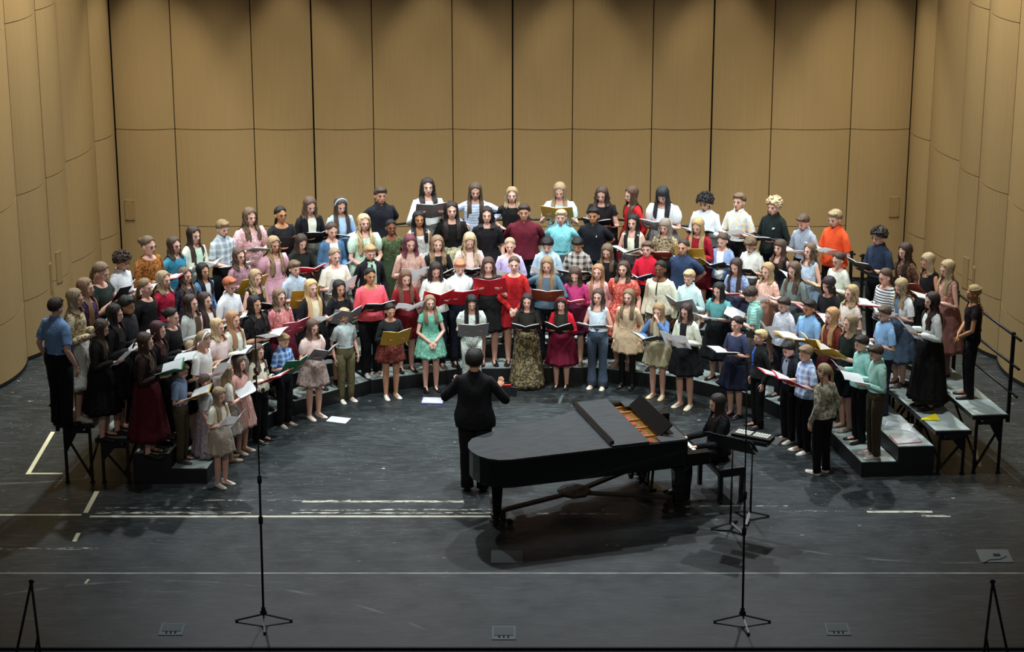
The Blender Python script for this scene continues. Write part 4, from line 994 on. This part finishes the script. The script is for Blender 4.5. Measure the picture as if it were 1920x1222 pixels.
def page_material():
    t = NT('sheet_music_page', .8, .2); o = t.sep()
    fr = t.math('FRACT', t.math('MULTIPLY', o[1], 26)); a = t.math('LESS_THAN', fr, .5)
    fine = t.math('LESS_THAN', t.math('FRACT', t.math('MULTIPLY', o[1], 300)), .35)
    n = t.math('GREATER_THAN', t.noise(120, 1), .56)
    ink = t.math('MULTIPLY', t.math('MULTIPLY', a, t.math('MAXIMUM', fine, n)), .16)
    t.col(t.mix(ink, lin('dfe2e4'), lin('5c6066')))
    tr = t.n('ShaderNodeBsdfTranslucent'); tr.inputs[0].default_value = lin('e8e8e8'); mx = t.n('ShaderNodeMixShader'); mx.inputs[0].default_value = .40
    t.t.links.new(t.b.outputs[0], mx.inputs[1]); t.t.links.new(tr.outputs[0], mx.inputs[2]); t.t.links.new(mx.outputs[0], t.t.nodes['Material Output'].inputs[0]); return t.m
page_m = page_material()
FCOL = {'K': ('black', '141416'), 'R': ('red', 'd8142c'), 'Y': ('gold', 'c8a030'), 'W': ('white', 'dfe2e4'), 'G': ('green', '1c7c4c'), 'B': ('rust brown', '8a4028'), 'S': ('grey', '8c8c90'), 'P': ('pink', 'd04c68'), 'N': ('navy', '1c2440')}
def leaf(mb, s, ang, w, h, z0, th, curve=0, mi=0):
    rows = []
    n = 6
    for q in range(n + 1):
        f = q / n; x = s * w * f * math.cos(ang); z = w * f * math.sin(ang) + z0 + curve * math.sin(math.pi * f)
        rows.append([(x, -h / 2, z), (x, h / 2, z), (x, h / 2, z - th), (x, -h / 2, z - th)])
    if s < 0: rows = [r[::-1] for r in rows]
    mb.grid(rows, True, True, True, mi)
def folder_meshes(kind, var):
    k = ('f', kind, var)
    if k in MESH: return MESH[k]
    out = []; ang = R((14, 22, 8)[var % 3])
    if kind == 'folder':
        c = MB(); leaf(c, 1, ang, .235, .305, 0, .004); leaf(c, -1, ang, .235, .305, 0, .004); c.box((0, 0, -.003), (.016, .305, .005)); out.append(c.mesh('cover'))
        for s in (1, -1): p = MB(); leaf(p, s, ang, .212, .276, .010, .007, .008); out.append(p.mesh('page'))
    else:
        for s in (1, -1): p = MB(); leaf(p, s, ang, .215, .28, 0, .002, .012); out.append(p.mesh('page'))
    MESH[k] = out; return out
FPOS = {'hold': ((0, -.315, 1.10), 32), 'high': ((0, -.335, 1.245), 48), 'low': ((0, -.325, 1.01), 24), 'one': ((.05, -.33, 1.11), 38), 'face': ((-.06, -.315, 1.06), 20)}
def make_person(name, x, y, z0, h, pose, style, hcol, sleeve, tcol, panel, bot, bcol, sk, pitch, wd, shoe, ex, label, group, idx, target=(-.1, .3)):
    hs = 1.05 if h < 1.5 else 1.12 if pose == 'conduct' else .99
    total = 1.375 + .225 * hs + .012; s = h / total; pitch = q5(pitch)
    var = idx % 5
    d = (target[0] - x, target[1] - y); yaw = math.atan2(d[1], d[0]) + math.pi / 2 + R(float(ex.get('yaw', 0)))
    p = empty(name, (x, y, z0), yaw, label, 'person', group); p.scale = (s, s, s)
    leg_m = mat(ex['tights'], .7) if 'tights' in ex else skin_m[sk]
    hm = hair_material(hcol)
    place(body_mesh(pose, wd, pitch, hs, idx % 3 > 0), 'body', p, [skin_m[sk], eye_w, eye_d, lip, hm, leg_m])
    place(hair_mesh(style, pitch, hs, wd, var), 'hair', p, [hm])
    boy = style in ('boy', 'buzz', 'curly', 'afro', 'mop', 'short'); collar = boy and sleeve in ('half', 'long')
    tm = fabric(tcol); pm_ = fabric(panel) if panel else tm
    bk = bot.split(','); ln = float(bk[1]) if len(bk) > 1 else 0
    if bk[0] == 'dress':
        k = ('d', pose, wd, sleeve, ln, var % 2, bool(panel))
        if k not in MESH:
            src = top_mesh(pose, wd, sleeve, 'dress', False, bool(panel)); mb = MB(); mb.add(np.concatenate(src.v), src.f); mb.m = list(src.m)
            n0 = len(mb.f); skirt_into(mb, ln, wd); mb.m[n0:] = [2] * (len(mb.f) - n0); MESH[k] = mb.mesh('dress', True)
        place(MESH[k], 'dress', p, [tm, pm_, fabric(bcol) if bcol else tm])
    else:
        kind = 'jacket' if pose == 'conduct' else 'loose' if (boy and idx % 2) or sleeve == 'long' and bk[0] == 'pants' and not boy else 'tuck'
        src = top_mesh(pose, wd, sleeve, kind, collar, bool(panel)); k = ('tm', pose, wd, sleeve, kind, collar, bool(panel))
        if k not in MESH: MESH[k] = src.mesh('shirt', True)
        place(MESH[k], 'shirt' if boy else 'blouse', p, [tm, pm_])
        if bk[0] == 'skirt': place(skirt_mesh(ln, wd, var % 2), 'skirt', p, [fabric(bcol)])
        else: place(pants_mesh(pose, wd, bk[0] == 'flare'), 'trousers', p, [fabric(bcol)])
    for sx in (1, -1):
        sh = place(shoe_mesh(), 'shoe', p, [mat(shoe, .5), mat('1c1a18' if shoe < '8' else 'c8c4bc', .7)])
        a = legs(pose, sx)[2]; sh.location = (a[0], a[1], a[2] - .075); sh.rotation_euler = (0, 0, sx * R(7))
    M = Hm(pitch, hs); H = lambda q: tuple(np.array(q) @ M.T + PIV)
    if 'glasses' in ex:
        g = MB()
        for sx in (1, -1):
            g.tube([H((sx * .031 + .019 * math.cos(t), -.098 + .008 * abs(math.cos(t)), .104 + .016 * math.sin(t))) for t in np.linspace(0, 6.283, 13)], .0022, 5)
            g.tube([H((sx * .050, -.090, .108)), H((sx * .074, -.02, .106))], .002, 5)
        g.tube([H((-.012, -.100, .108)), H((.012, -.100, .108))], .002, 5)
        g.build('glasses', mat('3a2c28', .4), p, True)
    if 'headband' in ex:
        g = MB(); g.tube([H(skull(R(90 if t < 90 else 270) if False else math.atan2(math.cos(R(t)), .35 * 1.0), R(min(89, abs(90 - t) + 12)), .020)) if False else H((.097 * math.cos(R(t)) * .93, -.018, .125 + .106 * math.sin(R(t)))) for t in range(0, 181, 12)], .010, 8)
        g.build('headband', mat(ex['headband'], .8), p, True)
    if 'bow' in ex:
        g = MB()
        for a in range(6): g.ball(H((.045 + .028 * math.cos(a), .055, .19 + .028 * math.sin(a * 1.05))), (.022, .014, .018), 8, 6)
        g.build('hair_bow', mat(ex['bow'], .8), p, True)
    if 'logo' in ex:
        g = MB(); lw = float(ex['logo']); g.box((0, 0, 0), (.012 * lw, .004, .022)); g.box((.006 * lw, 0, .008), (.012 * lw, .004, .010))
        o = g.build('chest_emblem', mat('c8d0cc', .7), p); o.location = (.070, -TR(1.21, wd)[1] * .87 - .036, 1.215); o.rotation_euler = (R(-8), 0, R(20))
    if 'tie' in ex:
        g = MB(); wt = .026 if boy else .011
        yy = lambda z: .01 - TR(z, wd)[1] - (.024 if z > 1.3 else .034)
        g.grid([[(-a * wt, yy(z), z), (a * wt, yy(z), z), (a * wt, yy(z) + .012, z), (-a * wt, yy(z) + .012, z)] for z, a in ((1.345, .6), (1.325, .8), (1.31, .45), (1.24, .7), (1.14, .9), (1.06, 1.1), (1.03, .2))], True, True, True)
        g.build('necktie' if boy else 'neck_ribbon', mat(ex['tie'], .6), p)
    return p, yaw, s
def make_folder(code, pose, x, y, z0, yaw, s, var, label, group, ft=None):
    (c, tl) = FPOS[pose]; cn, ch = FCOL[code]
    kind = 'sheets' if code == 'W' else 'folder'
    ms = folder_meshes(kind, var)
    if not ft and abs(x) > 1.6 and pose == 'hold': tl -= 10
    t = R(ft if ft else tl + (var % 4) * 5 - 7)
    M = Matrix(((-1, 0, 0), (0, -math.cos(t), math.sin(t)), (0, math.sin(t), math.cos(t)))).to_4x4()
    e = empty('music_folder' if kind == 'folder' else 'sheet_music', (0, 0, 0), 0, label, 'music folder' if kind == 'folder' else 'sheet music', group)
    e.matrix_world = Matrix.Translation((x, y, z0)) @ Matrix.Rotation(yaw, 4, 'Z') @ Matrix.Translation((c[0] * s, c[1] * s, c[2] * s)) @ M @ Matrix.Scale(.90 if s < .9 else .98, 4)
    if kind == 'folder': place(ms[0], 'cover', e, [mat(ch, .55, 0, .4)]); pg = ms[1:]
    else: pg = ms
    for m in pg: place(m, 'page', e, [page_m])
ROWG = ['choir singers standing on the floor in front', 'choir singers on the lowest riser step', 'choir singers on the second riser step', 'choir singers on the third riser step', 'choir singers on the top riser step']
for idx, line in enumerate(PEOPLE.strip().split('\n')):
    x, y, t, h, pose, style, hcol, sleeve, tcol, panel, bot, bcol, sk, fol, pitch, wd, shoe, exs, desc = line.split('|')
    x, y, t, h = float(x), float(y), int(t), float(h); ex = dict((e.split('=') + [''])[:2] for e in exs.split(';') if e)
    if not shoe: shoe = '222'
    wd = float(wd) if wd else 1.0; wd = {1.05: 1.1, 1.15: 1.2}.get(wd, wd)
    if fol and pose not in FPOS: fol = ''
    p, yaw, s = make_person('person', x, y, .2 * t, h, pose, style, hcol, sleeve, tcol.replace('acA4', 'aca4'), panel, bot, bcol, sk, float(pitch), wd, shoe, ex, 'person ' + desc, ROWG[t], idx)
    if fol:
        first = desc.split(', ')[0]; parts = desc.split(', ')
        if first.startswith('in ') and len(first.split()) < 5 and len(parts) > 1: first = first + ' ' + parts[-1]
        if len(first.split()) > 10: first = ' '.join(first.split()[:10])
        lab = FCOL[fol][0] + (' sheet music' if fol == 'W' else ' music folder') + ' held by person ' + first
        make_folder(fol, pose, x, y, .2 * t, yaw, s, idx, lab, 'open music held by the singers', float(ex['ft']) if 'ft' in ex else None)
# conductor and pianist
make_person('person', -.46, .80, 0, 1.88, 'conduct', 'boy', '1a1614', 'long', '15161a', '', 'pants', '131316', 'm', 0, 1.2, '0c0c0c', {'yaw': '0'}, 'person in black suit conducting with both arms raised, seen from behind', None, 2, target=(.2, 6))
p, yaw, s = make_person('person', 2.55, .72, -.34, 1.66, 'sit', 'long', '2e201c', 'long', '15151a', '', 'pants', '121214', 'l', 12, 1.0, '0c0c0c', {'yaw': '0'}, 'person in black jacket seated at the grand piano, playing', None, 0, target=(2.55 - .954, .72 - .299))
# loose papers and folders lying about
def lying(x, y, z, rz, w, h, th, col, label, name='sheet_music', cat='sheet music', page=True):
    e = empty(name, (x, y, z), rz, label, cat)
    MB().box((0, 0, th / 2), (w, h, th)).build('cover' if th > .004 else 'page', mat(col, .6), e)
    if page: MB().box((0, 0, th + .001), (w * .94, h * .94, .002)).build('page', page_m, e)
lying(-1.09, 3.92, .001, R(-4), .30, .23, .02, '5060a0', 'white booklet lying on the floor before the mint green party dress', 'music_booklet', 'booklet')
lying(-2.34, 3.22, .001, R(-18), .28, .20, .004, 'dfe2e4', 'white sheet lying on the floor near the person in white sandals')
e = empty('music_folder', (-.27, 1.50, 1.03), R(185), 'open score with lavender page on music stand beside the conductor', 'music folder')
for bx, bm, nm, dz, bw, bh in ((-.12, mat('b4a8e4', .6), 'page', .016, .22, .30), (.12, page_m, 'page', .016, .22, .30), (0, mat('d83a34', .5), 'cover', .004, .50, .34)):
    o = MB().box((bx, (-.02 if nm == 'page' else .01), dz), (bw, bh, .010)).build(nm, bm, e); o.rotation_euler = (R(52), 0, 0)
tri_y = MB(); tri_y.prism([(-.13, -.10), (.12, -.12), (.10, .13)], 0, .012)
o = tri_y.build('music_folder', mat('e8d418', .6)); o.location = (5.35, 1.75, .602); tag(o, 'bright yellow folder lying on a riser step behind the long black skirt', 'music folder')
lying(5.02, 1.50, .402, R(12), .34, .30, .006, 'c43c50', 'sheet in red folder lying on the second riser step at far right', 'music_folder', 'music folder')
lying(5.0, 1.95, .402, R(-20), .34, .26, .006, 'dfe2e4', 'white sheets lying on the second riser step, behind the red folder')
